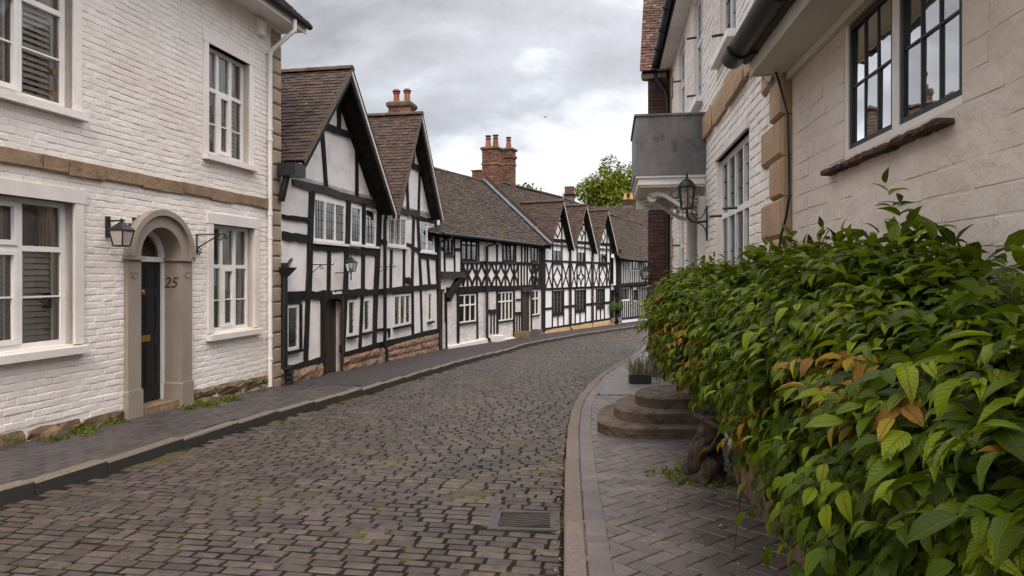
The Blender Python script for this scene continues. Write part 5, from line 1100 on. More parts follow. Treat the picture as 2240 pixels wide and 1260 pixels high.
# ================================================================== right side: white brick house with the porch
Y2a, Y2b = 12.6, 4.36                                    # far end and near corner
a2 = math.degrees(math.atan2(-.144, -1.0))
FE = Fac(W2X(Y2a), Y2a, a2)
HR = thing('painted_brick_house', 'white painted brick house on the right with lead topped porch and sandstone band', 'house', FE.M)
def uY(Y): return (Y2a - Y) * math.hypot(1, .144)
UE = uY(Y2b)
def zc(h): return CAMZ + h - FE.z0                       # height relative to eye level
zeR = zc(3.74)
wR = [(uY(7.2), uY(5.56), zc(-.5), zc(1.19)), (uY(11.25), uY(10.45), zc(-.5), zc(1.1)), (uY(11.2), uY(10.3), zc(2.18), zc(3.62)), (uY(9.2), uY(8.35), zc(2.18), zc(3.62)), (uY(7.05), uY(6.15), zc(2.2), zc(3.62))]
dR = (uY(9.2), uY(8.35), -.2, zc(1.0))
wall_holes(HR, 'wall', WHITE, 0, UE, -.4, zeR, wR + [dR], .008, .14)
b = MB(); b.box(0, UE - .01, .6, 6, -.4, zeR); b.box(UE - .05, UE - .012, .02, .6, -.4, zeR); b.obj('body', WHITE, HR)
bz = (zc(1.573), zc(1.83))
bhR = [grow(r, .055, .07) for r in wR] + [grow(dR, .28, .1), (0, UE, bz[0], bz[1]), (uY(9.52), uY(8.0), zc(.95), zc(1.9))]
zq = zc(-1.6); k = 0; qms = []
while zq < bz[0] + 1.9:
    l = .60 if k % 2 else .33; h = .262; qms.append(frame4((UE - l / 2 + .012, .065, zq + h / 2), (l, 0, 0), (0, .2, 0), (0, 0, h - .006))); bhR.append((UE - l, UE + 1, zq, zq + h)); zq += h; k += 1
pieces(HR, 'quoin', 'quoins', block_variants(.45, .26, .2, .022, .004, 4, 17, True), qms, SANDQR := mat('orange_dressed_sandstone', (.40, .265, .165), (.33, .215, .13), 5, .8, .006, 40, .05, .2))
for kz in range(15):
    l = .42 if kz % 2 else .2; z = zc(-1.5) + kz * .36; MB().box(-.01, l, -.025, .1, z, z + .352).obj('quoin', SANDQR, HR); bhR.append((-.1, l, z, z + .36))
cs = courses(0, UE, zc(-.9), zeR, .0755, .226, bhR)
pieces(HR, 'brick', 'bricks', block_variants(.215, .066, .05, .006, .003, 10, 33, True), brick_mats(cs, .008, .05, .003, .024, rot=.014), WHITE, 300, visible=lambda px, py: py < 590)
course_stones(HR, FE, 0, UE - .02, lambda u: bz[0], lambda u: bz[1], 1, .5, .95, SANDQR, name='band_stone', y=-.045, d=.12, amp=.004, seed=26, gap=.005)
STAY = IRON
def stays(rc, n, zs):
    for z in zs:
        for i in range(n):
            u = rc[0] + (rc[1] - rc[0]) * (i + .5) / n; MB().tube([(u, -.01, z), (u - .02, -.09, z), (u - .03, -.13, z - .005)], .014, 6).obj('window_stay', STAY, HR)
w0 = wR[0]; window(HR, w0, 4, (.66, .34), .06, .055, .05, WHITEW, GLASSD, lead=(2, 3), room=.7, lw=.008); stays(w0, 2, (w0[2] + (w0[3] - w0[2]) * .64,))
for rc in wR[1:]: window(HR, rc, 2, (.6, .4), .06, .05, .05, WHITEW, GLASSD, lead=(2, 3), room=.6, lw=.008); stays(rc, 1, (rc[2] + .12, rc[2] + (rc[3] - rc[2]) * .6))
for rc in wR[2:]:
    MB().box(rc[0] - .06, rc[1] + .06, -.08, .05, rc[2] - .07, rc[2]).obj('sill', WHITEW, HR)
MB().prism([(w0[0] - .06, w0[3]), (w0[1] + .03, w0[3]), (w0[1] + .03, w0[3] + .07), (w0[0] - .06, w0[3] + .07)], -.02, .1).obj('lintel', CREAM, HR)
# door with pilaster casing
MB().box(dR[0], dR[1], .12, .16, dR[2], dR[3]).obj('door', BLACKD, HR)
for (a, sgn) in ((dR[0], -1), (dR[1], 1)):
    for k in range(4): x0 = a + sgn * .065 * k; x1 = a + sgn * (.065 * k + .055); MB().box(min(x0, x1), max(x0, x1), -.05 - .015 * (k % 2), .1, -.2, zc(.93)).obj('pilaster', CREAM, HR)
# porch canopy
pA, pB = uY(9.5), uY(8.0); pr = .81
lead = MB(); lead.box(pA, pB, -pr, .0, zc(1.205), zc(1.875)); lead.obj('porch_parapet', LEAD, HR)
MB().box(pA - .02, pB + .02, -pr - .02, .0, zc(1.876), zc(1.90)).obj('parapet_coping', LEAD, HR)
for (x0, x1, y0, z0, z1, m_) in ((pA - .015, pB + .015, -pr - .015, 1.175, 1.206, LEAD), (pA + .0, pB - .0, -pr + .0, 1.145, 1.174, WHITEW), (pA + .03, pB - .03, -pr + .03, 1.065, 1.144, WHITEW), (pA + .05, pB - .05, -pr + .05, 1.04, 1.064, CREAM)):
    MB().box(x0, x1, y0, .0, zc(z0), zc(z1)).obj('porch_cornice', m_, HR)
MB().box(pA + .06, pA + .16, -pr + .06, 0, zc(.90), zc(1.019)).obj('porch_beam', WHITEW, HR)
def bracket(u):
    z0, z1 = zc(1.0), zc(.72); pts = []
    S = [(-.60, zc(.985)), (-.55, zc(1.0)), (-.47, zc(.985)), (-.38, zc(.93)), (-.28, zc(.86)), (-.18, zc(.80)), (-.08, zc(.775)), (-.0, zc(.77))]
    b = MB(); vs = []
    for (y, z) in S:
        for (dx, dz) in ((-.035, .0), (.035, .0), (.035, -.05), (-.035, -.05)): vs.append((u + dx, y, z + dz))
    n = len(S); fs = [(4 * i + k, 4 * i + (k + 1) % 4, 4 * i + 4 + (k + 1) % 4, 4 * i + 4 + k) for i in range(n - 1) for k in range(4)] + [(0, 3, 2, 1), (4 * n - 4, 4 * n - 3, 4 * n - 2, 4 * n - 1)]
    br = b.add(vs, fs).obj('porch_bracket', WHITEW, HR, True)
    rot = lambda pts: [(u, p[0], p[2]) for p in pts]
    MB().tube(rot(spiral((-.60, 0, zc(.93)), .055, 1.57, 1.6, 22)), .017, 6).obj('scroll', WHITEW, br, True)
    for (cy, cz, r, a, s_) in ((-.08, .90, .07, 3.1, 1), (-.22, .93, .045, 1.0, -1), (-.33, .965, .035, .5, 1), (-.14, .975, .035, 2.5, -1), (-.42, .985, .022, 1, 1), (-.2, .86, .03, 4, 1), (-.05, .82, .03, 2, -1)):
        MB().tube(rot(spiral((cy, 0, zc(cz)), r, a, 1.4, 16, s_)), .011, 5).obj('carved_curl', WHITEW, br, True)
    MB().box(u - .01, u + .01, -.46, 0, zc(.80), zc(1.019)).obj('bracket_web', mat('brown_shadowed_carving', (.26, .21, .17), (.16, .125, .10), 30, .7, .01, 40), br) if False else None
bracket(uY(8.22)); bracket(uY(9.32))
# eaves
slab(HR, 'soffit', WHITEW, [(-.05, -.22, zeR + .03), (UE - .1, -.22, zeR + .03), (UE - .1, .05, zeR + .03), (-.05, .05, zeR + .03)], .03)
def gutter(parent, u0, u1, y, z, r, name='gutter', mt=None):
    b = MB(); pr = [(r * math.cos(t), r * math.sin(t)) for t in [math.pi + math.pi * i / 8 for i in range(9)]]; pr += [(p[0] * .86, p[1] * .86) for p in pr[::-1]]; n_ = len(pr)
    vs = [(u0, y + p[0], z + p[1]) for p in pr] + [(u1, y + p[0], z + p[1]) for p in pr]
    b.add(vs, [(i, (i + 1) % n_, n_ + (i + 1) % n_, n_ + i) for i in range(n_)] + [tuple(range(9))[::-1], tuple(n_ + i for i in range(9))]); o = b.obj(name, mt or IRON, parent, True)
    k = u0 + .25
    while k < u1: MB().tube([(k, y + r * 1.08 * math.cos(t), z + r * 1.08 * math.sin(t)) for t in [math.pi * 1.02 + math.pi * .96 * i / 6 for i in range(7)]], .012, 5).obj('gutter_clip', mt or IRON, parent); k += .9
    return o
gutter(HR, -.05, UE - .1, -.295, zeR + .10, .062)
MB().box(-.05, UE - .1, -.235, -.22, zeR - .0, zeR + .12).obj('fascia', IRON, HR)
slab(HR, 'roof', TILE, [(-.05, -.27, zeR + .15), (UE, -.27, zeR + .15), (UE, 2.6, zeR + 2.9), (-.05, 2.6, zeR + 2.9)], .06)
MB().tube([(.02, -.29, zeR + .05), (.02, -.28, zeR - .10), (.05, -.10, zeR - .40), (.05, -.07, zeR - .55), (.05, -.07, FE.g(0))], .045, 10).obj('downpipe', IRON, HR, True)
# corner cable
cb = thing('cable', 'black cable looping down the sandstone corner of the right hand white house', 'cable', FE.M)
pth = [FE.uv(x, y, .09) for x, y in ((1690, 158), (1702, 200), (1715, 250), (1718, 330), (1719, 430), (1712, 475), (1701, 515), (1695, 560), (1694, 640))]
MB().tube([(p[0], -.07 - .0 * i, p[1]) for i, p in enumerate(pth)], .008, 6).obj('cable_run', IRON, cb, True)
lp_ = [FE.uv(x, y, .09) for x, y in ((1662, 160), (1664, 176), (1671, 183), (1681, 178), (1686, 160))]; MB().tube([(p[0], -.07, p[1]) for p in lp_], .008, 6).obj('cable_loop', IRON, cb, True)
# porch lantern
ML = FE.M @ Matrix.Translation((uY(7.85), -.235, zc(.99) + .02))
L3 = lantern('wall_lantern', 'large black glazed lantern on a scrolled arm beside the lead topped porch', ML, .19, .26, .11, GLASS, dome=True)
MB().tube([(0, 0, -.26), (0, 0, -.34), (0, .05, -.40), (0, .12, -.41), (0, .22, -.40)], .014, 8).obj('arm', IRON, L3, True)
MB().box(-.012, .012, .215, .232, -.62, -.22).obj('back_plate', IRON, L3)
for (cy, cz, r, a, s_, q) in ((.075, -.30, .045, -1.5, 1.3, 1),): MB().tube([(0, p[0], p[2]) for p in spiral((cy, 0, cz), r, a, s_, 18, q)], .008, 5).obj('scroll', IRON, L3)
MB().tube([(0, .10, -.375), (0, .16, -.36), (0, .20, -.30), (0, .218, -.24)], .007, 5).obj('scroll', IRON, L3); MB().tube([(0, .10, -.41), (0, .17, -.44), (0, .21, -.50), (0, .22, -.56)], .007, 5).obj('scroll', IRON, L3)
MB().lathe([(.03, 0), (.035, .1), (.03, .17), (.015, .18)], (0, 0, -.24), 10).obj('lamp', mat('lamp_bulb', (.55, .40, .26), (.5, .36, .24), 8, .4), L3, True)
# ================================================================== near cream wall with black casements
a1 = math.degrees(math.atan2(-.12, -1.0)); Y1a = 4.33
FF = Fac(W1X(Y1a) + .03, Y1a, a1)
HC = thing('cream_cottage', 'cream painted cottage wall with black casement window under low white eaves', 'house', FF.M)
def vY(Y): return (Y1a - Y) * math.hypot(1, .12)
def z1(h): return CAMZ + h - FF.z0
wC = (vY(3.43), vY(2.335), z1(.585), z1(1.235)); V1 = vY(-1.5)
wall_holes(HC, 'wall', W1M, 0, V1, -.4, z1(1.32), [wC], .0036, .11)
MB().box(0, V1, .55, 5, -.4, z1(1.32)).obj('body', W1M, HC)
cs = courses(0, V1, z1(-.6), z1(1.30), .098, .30, [grow(wC, .004, .0)], jl=.25)
pieces(HC, 'block', 'blocks', block_variants(.33, .11, .04, .004, .005, 10, 37, True), brick_mats(cs, .004, .04, .0006, .0227, rot=.010, tilt=.004), W1M, 300, visible=lambda px, py: py < 640)
um_ = vY(2.86); FRW = .03
def casement(u0, u1):
    fr = window(HC, (u0, u1, wC[2] + .03, wC[3] - .01), 1, (1,), .026, .03, .012, IRON, GLASS, interior=True, room=.8, name='casement_window', ft=.03)
    for o in [c for c in fr.children if c.name.startswith('pane')]: bpy.data.objects.remove(o)
    a, c, d, e_ = u0 + .026, u1 - .026, wC[2] + .056, wC[3] - .036; n = 3; rows = 2
    for i in range(n):
        for j in range(rows):
            p, q = a + (c - a) * i / n + .005, a + (c - a) * (i + 1) / n - .005; r0, r1 = d + (e_ - d) * j / rows + .005, d + (e_ - d) * (j + 1) / rows - .005
            t1, t2 = R.uniform(-.003, .003), R.uniform(-.003, .003); MB().add([(p, .024 + t1, r0), (q, .024 - t1, r0), (q, .024 - t1 + t2, r1), (p, .024 + t1 + t2, r1)], [(0, 1, 2, 3)]).obj('pane', GLASSC, fr, fix=False)
    for i in range(1, n): x = a + (c - a) * i / n; MB().box(x - .005, x + .005, .017, .029, d, e_).obj('glazing_bar', IRON, fr)
    for j in range(1, rows): z = d + (e_ - d) * j / rows; MB().box(a, c, .0175, .0285, z - .005, z + .005).obj('glazing_bar', IRON, fr)
GLASSC = glass_mat('cottage_glass', (.85, .82, .78), 5.0, .015)
MB().box(wC[0] + .05, wC[1] - .02, .10, .105, wC[2], wC[3] - .14).obj('glass_brightener', mat('pale_glass_brightener', (.62, .57, .52), (.55, .50, .45), 3, .9), HC)  # pale sheet added behind the panes to brighten their reflection
casement(wC[0] + .045, um_ - .03); casement(um_ + .035, wC[1] - .01)
for (a, c, d, e_) in ((wC[0], wC[0] + .045, wC[2], wC[3]), (um_ - .03, um_ + .035, wC[2] + .03, wC[3]), (wC[0] + .045, wC[1], wC[2], wC[2] + .03)): MB().box(a, c, .006, .06, d, e_).obj('window_frame', CREAM, HC)
sl_ = [frame4((vY(3.63) + .14 * i + .07, .02, z1(.535) + R.uniform(-.003, .003)), (.135, 0, .0), (0, .15, 0), (0, R.uniform(-.1, .1) * .03, .026)) for i in range(9)]
pieces(HC, 'sill_tile', 'sill_tiles', rough_variants(.14, .034, .15, .006, 5, 39, 4, 3), sl_, mat('weathered_sill_tile', (.16, .085, .06), (.075, .05, .042), 14, .9, .015, 30, .2, .2))
# eaves: soffit, fascia, big cast gutter
zs1 = z1(1.285)
MB().box(-.03, V1, -.235, .03, zs1, zs1 + .02).obj('soffit', CREAM, HC); MB().box(-.03, V1, -.25, -.236, zs1 - .012, zs1 + .19).obj('fascia', CREAM, HC)
MB().box(-.05, -.031, -.25, .03, zs1 - .01, zs1 + .25).obj('eaves_end', CREAM, HC)
MB().prism([(-.03, zs1 - .045), (V1, zs1 - .045), (V1, zs1 - .001), (-.03, zs1 - .001)], -.03, .01).obj('cornice_moulding', CREAM, HC)
gutter(HC, -.10, V1, -.345, zs1 + .13, .072); gutter(HC, -.06, V1, -.27, zs1 + .10, .028, 'cable_pipe')
slab(HC, 'roof', TILE, [(-.06, -.33, zs1 + .17), (V1, -.33, zs1 + .17), (V1, 2.5, zs1 + 2.4), (-.06, 2.5, zs1 + 2.4)], .05)
# ================================================================== dark brick gabled house beyond
FG = Fac(2.52, 12.68, 103.0)                               # wall facing the camera, x runs away from the street
HG = thing('brick_house', 'dark red brick house end with mossy tiled roof beyond the porch', 'house', FG.M)
zeG = CAMZ + 3.78 - FG.z0
MB().box(.012, 4.5, .012, 5.6, -.6, zeG).obj('wall', mat('brick_mortar', (.10, .08, .07), (.075, .06, .055), 10, .9), HG)
cs = courses(0, 1.2, zeG - 3.95, zeG, .075, .226, [])
pieces(HG, 'brick', 'bricks', block_variants(.215, .066, .05, .004, .002, 6, 43), brick_mats(cs, .010, .05, .002, .024), BRICKD, 200, visible=lambda px, py: px < 1466 and py < 600)
slab(HG, 'roof', TIMB, [(-.10, -.1, zeG - .04), (4.5, -.1, zeG - .04), (4.5, 2.8, zeG + 3.16), (-.10, 2.8, zeG + 3.16)], .05); slab(HG, 'rear_roof', TILE, [(4.5, 5.7, zeG), (-.1, 5.7, zeG), (-.1, 2.8, zeG + 3.22), (4.5, 2.8, zeG + 3.22)], .05)
MB().prism([(0, 0), (5.5, 0), (2.75, 3.0)], 0, .1).obj('gable', BRICKD, HG).matrix_local = Matrix(((0, 1, 0, .02), (1, 0, 0, .03), (0, 0, 1, zeG), (0, 0, 0, 1)))
roof_patch(HG, (-.14, -.16, zeG - .06), (1.4, -.16, zeG - .06), (-.14, 2.8, zeG + 3.22), (1.4, 2.8, zeG + 3.22), mat('moss_spotted_tile', (.115, .062, .045), (.07, .042, .034), 5, .85, .008, 60, .35, .2, spots=[((.42, .37, .33), 6.5, .62, .66)]), seed=141, limit=300, visible=lambda px, py: px < 1470)
course_stones(HG, FG, -.12, .35, lambda u: zeG - .16, lambda u: zeG - .02, 1, .3, .5, SANDQ, name='kneeler', y=-.06, d=.2, amp=.012, seed=44)
L4 = lantern('wall_lantern', 'small black lantern on the far dark brick corner above the hedge', Matrix.Translation((2.44, 12.5, CAMZ + .06)), .17, .16, .10, GLASS)
MB().tube([(0, 0, .0), (.02, .05, .0), (.06, .20, .0)], .012, 6).obj('arm', IRON, L4); MB().tube([(0, 0, -.16), (0, .0, -.24), (.05, .18, -.26)], .012, 6).obj('stalk', IRON, L4)
# ================================================================== stone steps, planter
def rrect(x0, x1, y0, y1, r, rf, n=8):                        # rounded on the street side (x0) corners
    p = []
    for (cx, cy, a0, q) in ((x0 + rf, y1 - rf, math.pi / 2, rf), (x0 + r, y0 + r, math.pi, r)):
        for i in range(n + 1): t = a0 + math.pi / 2 * i / n; p.append((cx + q * math.cos(t), cy + q * math.sin(t)))
    return p + [(x1, y0), (x1, y1)]
sp = thing('stone_steps', 'three worn rounded sandstone steps beside the vine trunk', 'steps', loc=(1.6, 8.2, gp(8.2)))
zb0 = gp(7.0)
for k, (x0, y0, y1, r, rf) in enumerate(((.88, 6.85, 8.70, .48, 1.1), (1.06, 7.06, 8.48, .42, .9), (1.30, 7.28, 8.25, .34, .6))):
    pl = rrect(x0, 2.45, y0, y1, r, rf); zt = zb0 + .108 * (k + 1); zb = zb0 - .35 if k == 0 else zb0 + .108 * k - .01; n = len(pl); b = MB(); rings = []
    for (ins, z) in ((0.012, zb), (.006, zt - .03), (.0, zt - .018), (.005, zt - .006), (.022, zt)):
        cx, cy = sum(p[0] for p in pl) / n, sum(p[1] for p in pl) / n
        rings.append([(p[0] + .144 * (p[1] - 7.1) + (cx - p[0]) * ins * 1.0 + R.uniform(-.004, .004) - 1.6, p[1] + (cy - p[1]) * ins * .8 + R.uniform(-.004, .004) - 8.2, z + R.uniform(-.003, .003) - gp(8.2)) for p in pl])
    for rg_ in rings: b.v += rg_
    for j in range(4):
        for i in range(n): b.f.append((j * n + i, j * n + (i + 1) % n, (j + 1) * n + (i + 1) % n, (j + 1) * n + i))
    b.f.append(tuple(4 * n + i for i in range(n))); b.obj('step', STEP, sp, True)
pt_ = thing('planter_trough', 'small black planter with dry pale grasses on the far slabs', 'planter', loc=(2.17, 11.7, gp(11.7)))
b = MB(); b.box(-.16, .2, -.10, .10, 0, .15); b.obj('trough', IRON, pt_)
b = MB(); rr = random.Random(8)
for i in range(150):
    x, y = rr.uniform(-.14, .18), rr.uniform(-.08, .08); h = rr.uniform(.15, .36); lx, ly = rr.gauss(0, .1), rr.gauss(0, .07); w = .006
    b.add([(x - w, y, .13), (x + w, y, .13), (x + lx * .5 + w, y + ly * .5, .13 + h * .6), (x + lx, y + ly, .13 + h), (x + lx * .5 - w, y + ly * .5, .13 + h * .6)], [(0, 1, 2, 3, 4)])
b.obj('grass', leaf_mat('dry_grass', (.12, .12, .05), (.26, .22, .14), (.42, .36, .27), .3, .7), pt_, kind='stuff', fix=False)
# ================================================================== the climbing hedge
HD = thing('climbing_hedge', 'dense glossy green climber with autumn orange leaves along the right wall', 'hedge', loc=(1.5, 4.0, gp(4.0)))
hx0, hy0, hz0 = 1.5, 4.0, gp(4.0)
def tab(t, pts):
    for (a, va), (b_, vb) in zip(pts, pts[1:]):
        if t <= b_: return va + (vb - va) * max(0, (t - a)) / (b_ - a)
    return pts[-1][1]
def Xwall(Y): return W2X(Y) if Y > 4.35 else W1X(Y)
XO = [(.6, .78), (1.5, .88), (2, .98), (3, 1.19), (4.5, 1.34), (6, 1.43), (6.9, 1.53), (7.5, 1.70), (7.9, 2.0), (8.0, 2.2)]
ZT = [(.6, -.12), (1.6, -.09), (2.1, .0), (2.55, .05), (3.0, .01), (3.7, .03), (4.15, -.12), (4.5, -.11), (5.2, -.03), (6.3, -.05), (7.2, -.10), (7.7, -.18), (8.0, -.35)]
ZL = [(.6, -1.05), (2, -.95), (3, -.86), (4.5, -.78), (5.6, -.76), (6.4, -.86), (7.2, -.92), (7.6, -.82), (8.0, -.6)]
def hnoise(Y, f): return .5 * math.sin(Y * 2.3 + f * 1.7) + .3 * math.sin(Y * 5.1 - f * 3.1 + 1) + .25 * math.sin(Y * 9.3 + f * 5.3 + 2)
def hsurf(Y, f, ins=0.0):                                 # f 0 (top at wall) .. 1 (bottom at wall)
    xw, xo, zt, zl = Xwall(Y), tab(Y, XO), tab(Y, ZT), tab(Y, ZL); zc_, hh = .5 * (zt + zl), .5 * (zt - zl); D_ = xw - xo
    ph = math.pi * (.5 - f); c, s_ = max(0, math.cos(ph)), math.sin(ph); n_ = 1 + .17 * hnoise(Y, f)
    cc = c ** .62
    x = xw - (D_ * n_ - ins) * cc - .02; z = CAMZ + zc_ + (hh * (1 + .06 * hnoise(Y + 3, f)) - ins * .6) * (math.copysign(abs(s_) ** .85, s_))
    if f > .5: x += .22 * D_ * ((f - .5) * 2) ** 1.3
    return Vector((x, Y, z))
def hnorm(Y, f):
    e_ = .03; a = hsurf(Y + e_, f) - hsurf(Y - e_, f); b_ = hsurf(Y, min(1, f + e_)) - hsurf(Y, max(0, f - e_)); n = a.cross(b_); n.normalize()
    if n.x > .3: n = -n
    return n
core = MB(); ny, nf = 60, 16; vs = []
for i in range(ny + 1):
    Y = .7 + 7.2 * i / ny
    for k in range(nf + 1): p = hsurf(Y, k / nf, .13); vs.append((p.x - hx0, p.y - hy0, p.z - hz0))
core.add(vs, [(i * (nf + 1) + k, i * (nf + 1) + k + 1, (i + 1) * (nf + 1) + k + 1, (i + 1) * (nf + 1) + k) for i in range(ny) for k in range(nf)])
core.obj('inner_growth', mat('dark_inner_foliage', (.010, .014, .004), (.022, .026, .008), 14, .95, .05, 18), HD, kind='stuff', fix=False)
def leaf_variant(fold, droop, wd, seed):
    rr = random.Random(seed); t = [0, .16, .42, .70, .88, 1.0]; hw = [.01, .17, .25, .19, .075, .0]; v = []; f = []
    for i, (q, w) in enumerate(zip(t, hw)):
        z = -droop * q * q + .04 * math.sin(q * 3); w *= wd
        if i == len(t) - 1: v.append((rr.uniform(-.03, .03), q, z - .03)); break
        v += [(-w, q, z + fold * w + rr.uniform(-.01, .01)), (0, q, z), (w, q, z + fold * w + rr.uniform(-.01, .01))]
    for i in range(len(t) - 2):
        a = 3 * i; f += [(a, a + 1, a + 4, a + 3), (a + 1, a + 2, a + 5, a + 4)]
    a = 3 * (len(t) - 2); f += [(a, a + 1, a + 3), (a + 1, a + 2, a + 3)]
    return np.array(v), f
LV = [leaf_variant(fo, dr_, wd, i) for i, (fo, dr_, wd) in enumerate(((.35, .25, 1.0), (.5, .4, .95), (.2, .15, 1.1), (.6, .5, .9), (.3, .55, 1.05), (.45, .1, 1.0), (.15, .35, 1.15), (.5, .3, .85)))]
lr = random.Random(77); LM = []; LMo = []
def leafM(p, d, up, L, W):
    d = d.normalized(); n = (up - d * up.dot(d))
    if n.length < .05: n = d.orthogonal()
    n.normalize(); x = d.cross(n)
    return frame4((p.x - hx0, p.y - hy0, p.z - hz0), tuple(x * W), tuple(d * L), tuple(n * L))
def spray(p, n, s=1.0, autumn=False, upright=0.0):
    side = Vector((0, 1, 0)); d = (n * lr.uniform(.6, 1.0) + Vector((lr.gauss(0, .25), lr.gauss(0, .55), lr.uniform(-.55, .10) + upright))).normalized(); ln = lr.uniform(.14, .26) * s
    up0 = (Vector((0, 0, 1)) * .9 + n * .55 + Vector((lr.gauss(0, .22), lr.gauss(0, .22), 0))).normalized(); m = lr.choice((2, 3, 3, 4))
    sd = d.cross(up0).normalized(); out = LMo if autumn else LM
    for k in range(m + 1):
        t = .25 + .75 * k / m; q = p + d * ln * t - Vector((0, 0, .22 * ln * t * t))
        for sg in ((-1, 1) if k < m else (0,)):
            ld_ = (d * lr.uniform(.45, .8) + sd * sg * lr.uniform(.6, .95) + Vector((0, 0, lr.uniform(-.55, -.12) + upright * .6))).normalized()
            L = lr.uniform(.058, .098) * s * (1.1 if k == m else 1.0); W = L * lr.uniform(.85, 1.12)
            out.append(leafM(q + Vector((0, 0, lr.uniform(-.01, .01))), ld_, (up0 + Vector((lr.gauss(0, .25), lr.gauss(0, .25), 0))).normalized(), L, W))
Y = .75
spots_o = [((1890, 845), .34), ((2000, 830), .30), ((1460, 690), .25), ((1530, 760), .22), ((1640, 930), .22), ((1700, 900), .2), ((1560, 870), .16)]
def projx(p): return CX + F * p.x / p.y, HY - F * (p.z - CAMZ) / p.y
while Y < 7.95:
    for k in range(31):
        f = min(.97, max(.02, (k + lr.uniform(-.6, 1.6)) / 31)); yy = Y + lr.uniform(-.05, .05); p = hsurf(yy, f, lr.uniform(.0, .14)); n = hnorm(yy, f)
        px, py = projx(p); au = lr.random() < .012
        for (c, rad) in spots_o:
            if math.hypot(px - c[0], py - c[1]) < rad * 260 and lr.random() < (.20 if c[0] > 1800 else .07): au = True
        spray(p, n, lr.uniform(.42, .95), au)
    Y += .028
for i in range(40):                                        # upright shoots along the top
    yy = lr.choice((lr.uniform(1.0, 4.0), lr.uniform(4, 7.5))); p = hsurf(yy, lr.uniform(.0, .12), .02); spray(p, Vector((-.15, lr.gauss(0, .3), 1)).normalized(), lr.uniform(.65, .95), False, .35)
for (yy, hgt) in ((2.25, .17), (2.2, .08), (2.9, .05), (3.25, .05), (1.8, .05)):
    p0 = hsurf(yy, .06, 0)
    for j in range(4): spray(p0 + Vector((-.02 * j, .02, hgt * j / 3)), Vector((-.3, lr.gauss(0, .5), .9)).normalized(), .75, False, .5)
for i in range(900):                                       # shoots that stand proud of the mass
    yy = lr.uniform(.9, 7.6); f = lr.uniform(.03, .9); p = hsurf(yy, f, lr.uniform(-.10, .0)); px, py = projx(p); au = any(math.hypot(px - c[0], py - c[1]) < rad * 230 and lr.random() < (.45 if c[0] > 1800 else .16) for (c, rad) in spots_o)
    spray(p, (hnorm(yy, f) + Vector((-.3, 0, .15))).normalized(), lr.uniform(.6, .88), au)
for i in range(150):                                       # trailing growth below
    yy = lr.uniform(1.2, 5.6); p = hsurf(yy, lr.uniform(.86, .99), .0) + Vector((lr.uniform(-.02, .1), 0, -lr.uniform(0, .28))); spray(p, Vector((-.7, lr.gauss(0, .4), -.3)).normalized(), .7)
pieces(HD, 'leaf', 'leaves', LV, LM, LEAFG, 240, smooth=True, attr=True); pieces(HD, 'autumn_leaf', 'autumn_leaves', LV, LMo, LEAFO, 60, smooth=True, attr=True)
# trunk and stems
def hl(pts): return [(p[0] - hx0, p[1] - hy0, p[2] - hz0) for p in pts]
tb = (1.47, 5.30); zt0 = gp(5.3)
for (a, r, h, tw) in ((0, .060, .62, .9), (1.0, .045, .60, 1.3), (2.1, .055, .60, 1.1), (3.0, .04, .66, .7), (4.2, .055, .66, 1.2), (5.2, .045, .58, .8), (3.6, .035, .5, 2.0), (.6, .03, .7, 1.8)):
    pts = []; rs = []
    for i in range(14):
        t = i / 13; q = a + tw * 3 * t; rad = .095 * (1 - .45 * t) + .012 * math.sin(i * 1.9 + a * 3); pts.append((tb[0] + rad * math.cos(q) + .06 * t, tb[1] + rad * math.sin(q) - .15 * t, zt0 - .03 + h * t)); rs.append(r * (1.45 - .75 * t) * (1 + .22 * math.sin(i * 1.7 + a * 5)))
    MB().tube(hl(pts), rs, 9).obj('trunk', BARK, HD, True)
for i in range(16):
    a0 = (1.46 + lr.uniform(-.06, .12), 5.2 + lr.uniform(-.1, .15), zt0 + lr.uniform(.25, .6)); y1 = lr.uniform(2.5, 7.2); e_ = hsurf(y1, lr.uniform(.5, .95), .05)
    mid = ((a0[0] + e_.x) / 2 + lr.uniform(-.1, .15), (a0[1] + y1) / 2, min(a0[2], e_.z) + lr.uniform(-.05, .15))
    pts = [tuple((1 - t) ** 2 * a0[j] + 2 * t * (1 - t) * mid[j] + t * t * e_[j] for j in range(3)) for t in [k / 8 for k in range(9)]]
    MB().tube(hl(pts), [.024 - .014 * k / 8 for k in range(9)], 6).obj('stem', BARK, HD, True)
tw_ = [(1.17, 3.62, gp(3.6) + .02), (1.22, 3.72, gp(3.6) + .08), (1.32, 3.95, gp(3.9) + .28), (1.36, 4.1, gp(4.0) + .6)]
MB().tube(hl(tw_), [.004, .005, .006, .007], 6).obj('stem', BARK, HD, True)
def ctl(a0, mid, e_, n=9): return [tuple((1 - t) ** 2 * a0[j] + 2 * t * (1 - t) * mid[j] + t * t * e_[j] for j in range(3)) for t in [k / n for k in range(n + 1)]]
yy = 2.95; MB().tube(hl(ctl((W1X(yy) - .28, yy, CAMZ + .05), (W1X(yy) - .22, yy - .02, CAMZ + .20), (W1X(yy) - .20, yy + .02, CAMZ + .19))), .0025, 5).obj('tendril', BARK, HD, True)
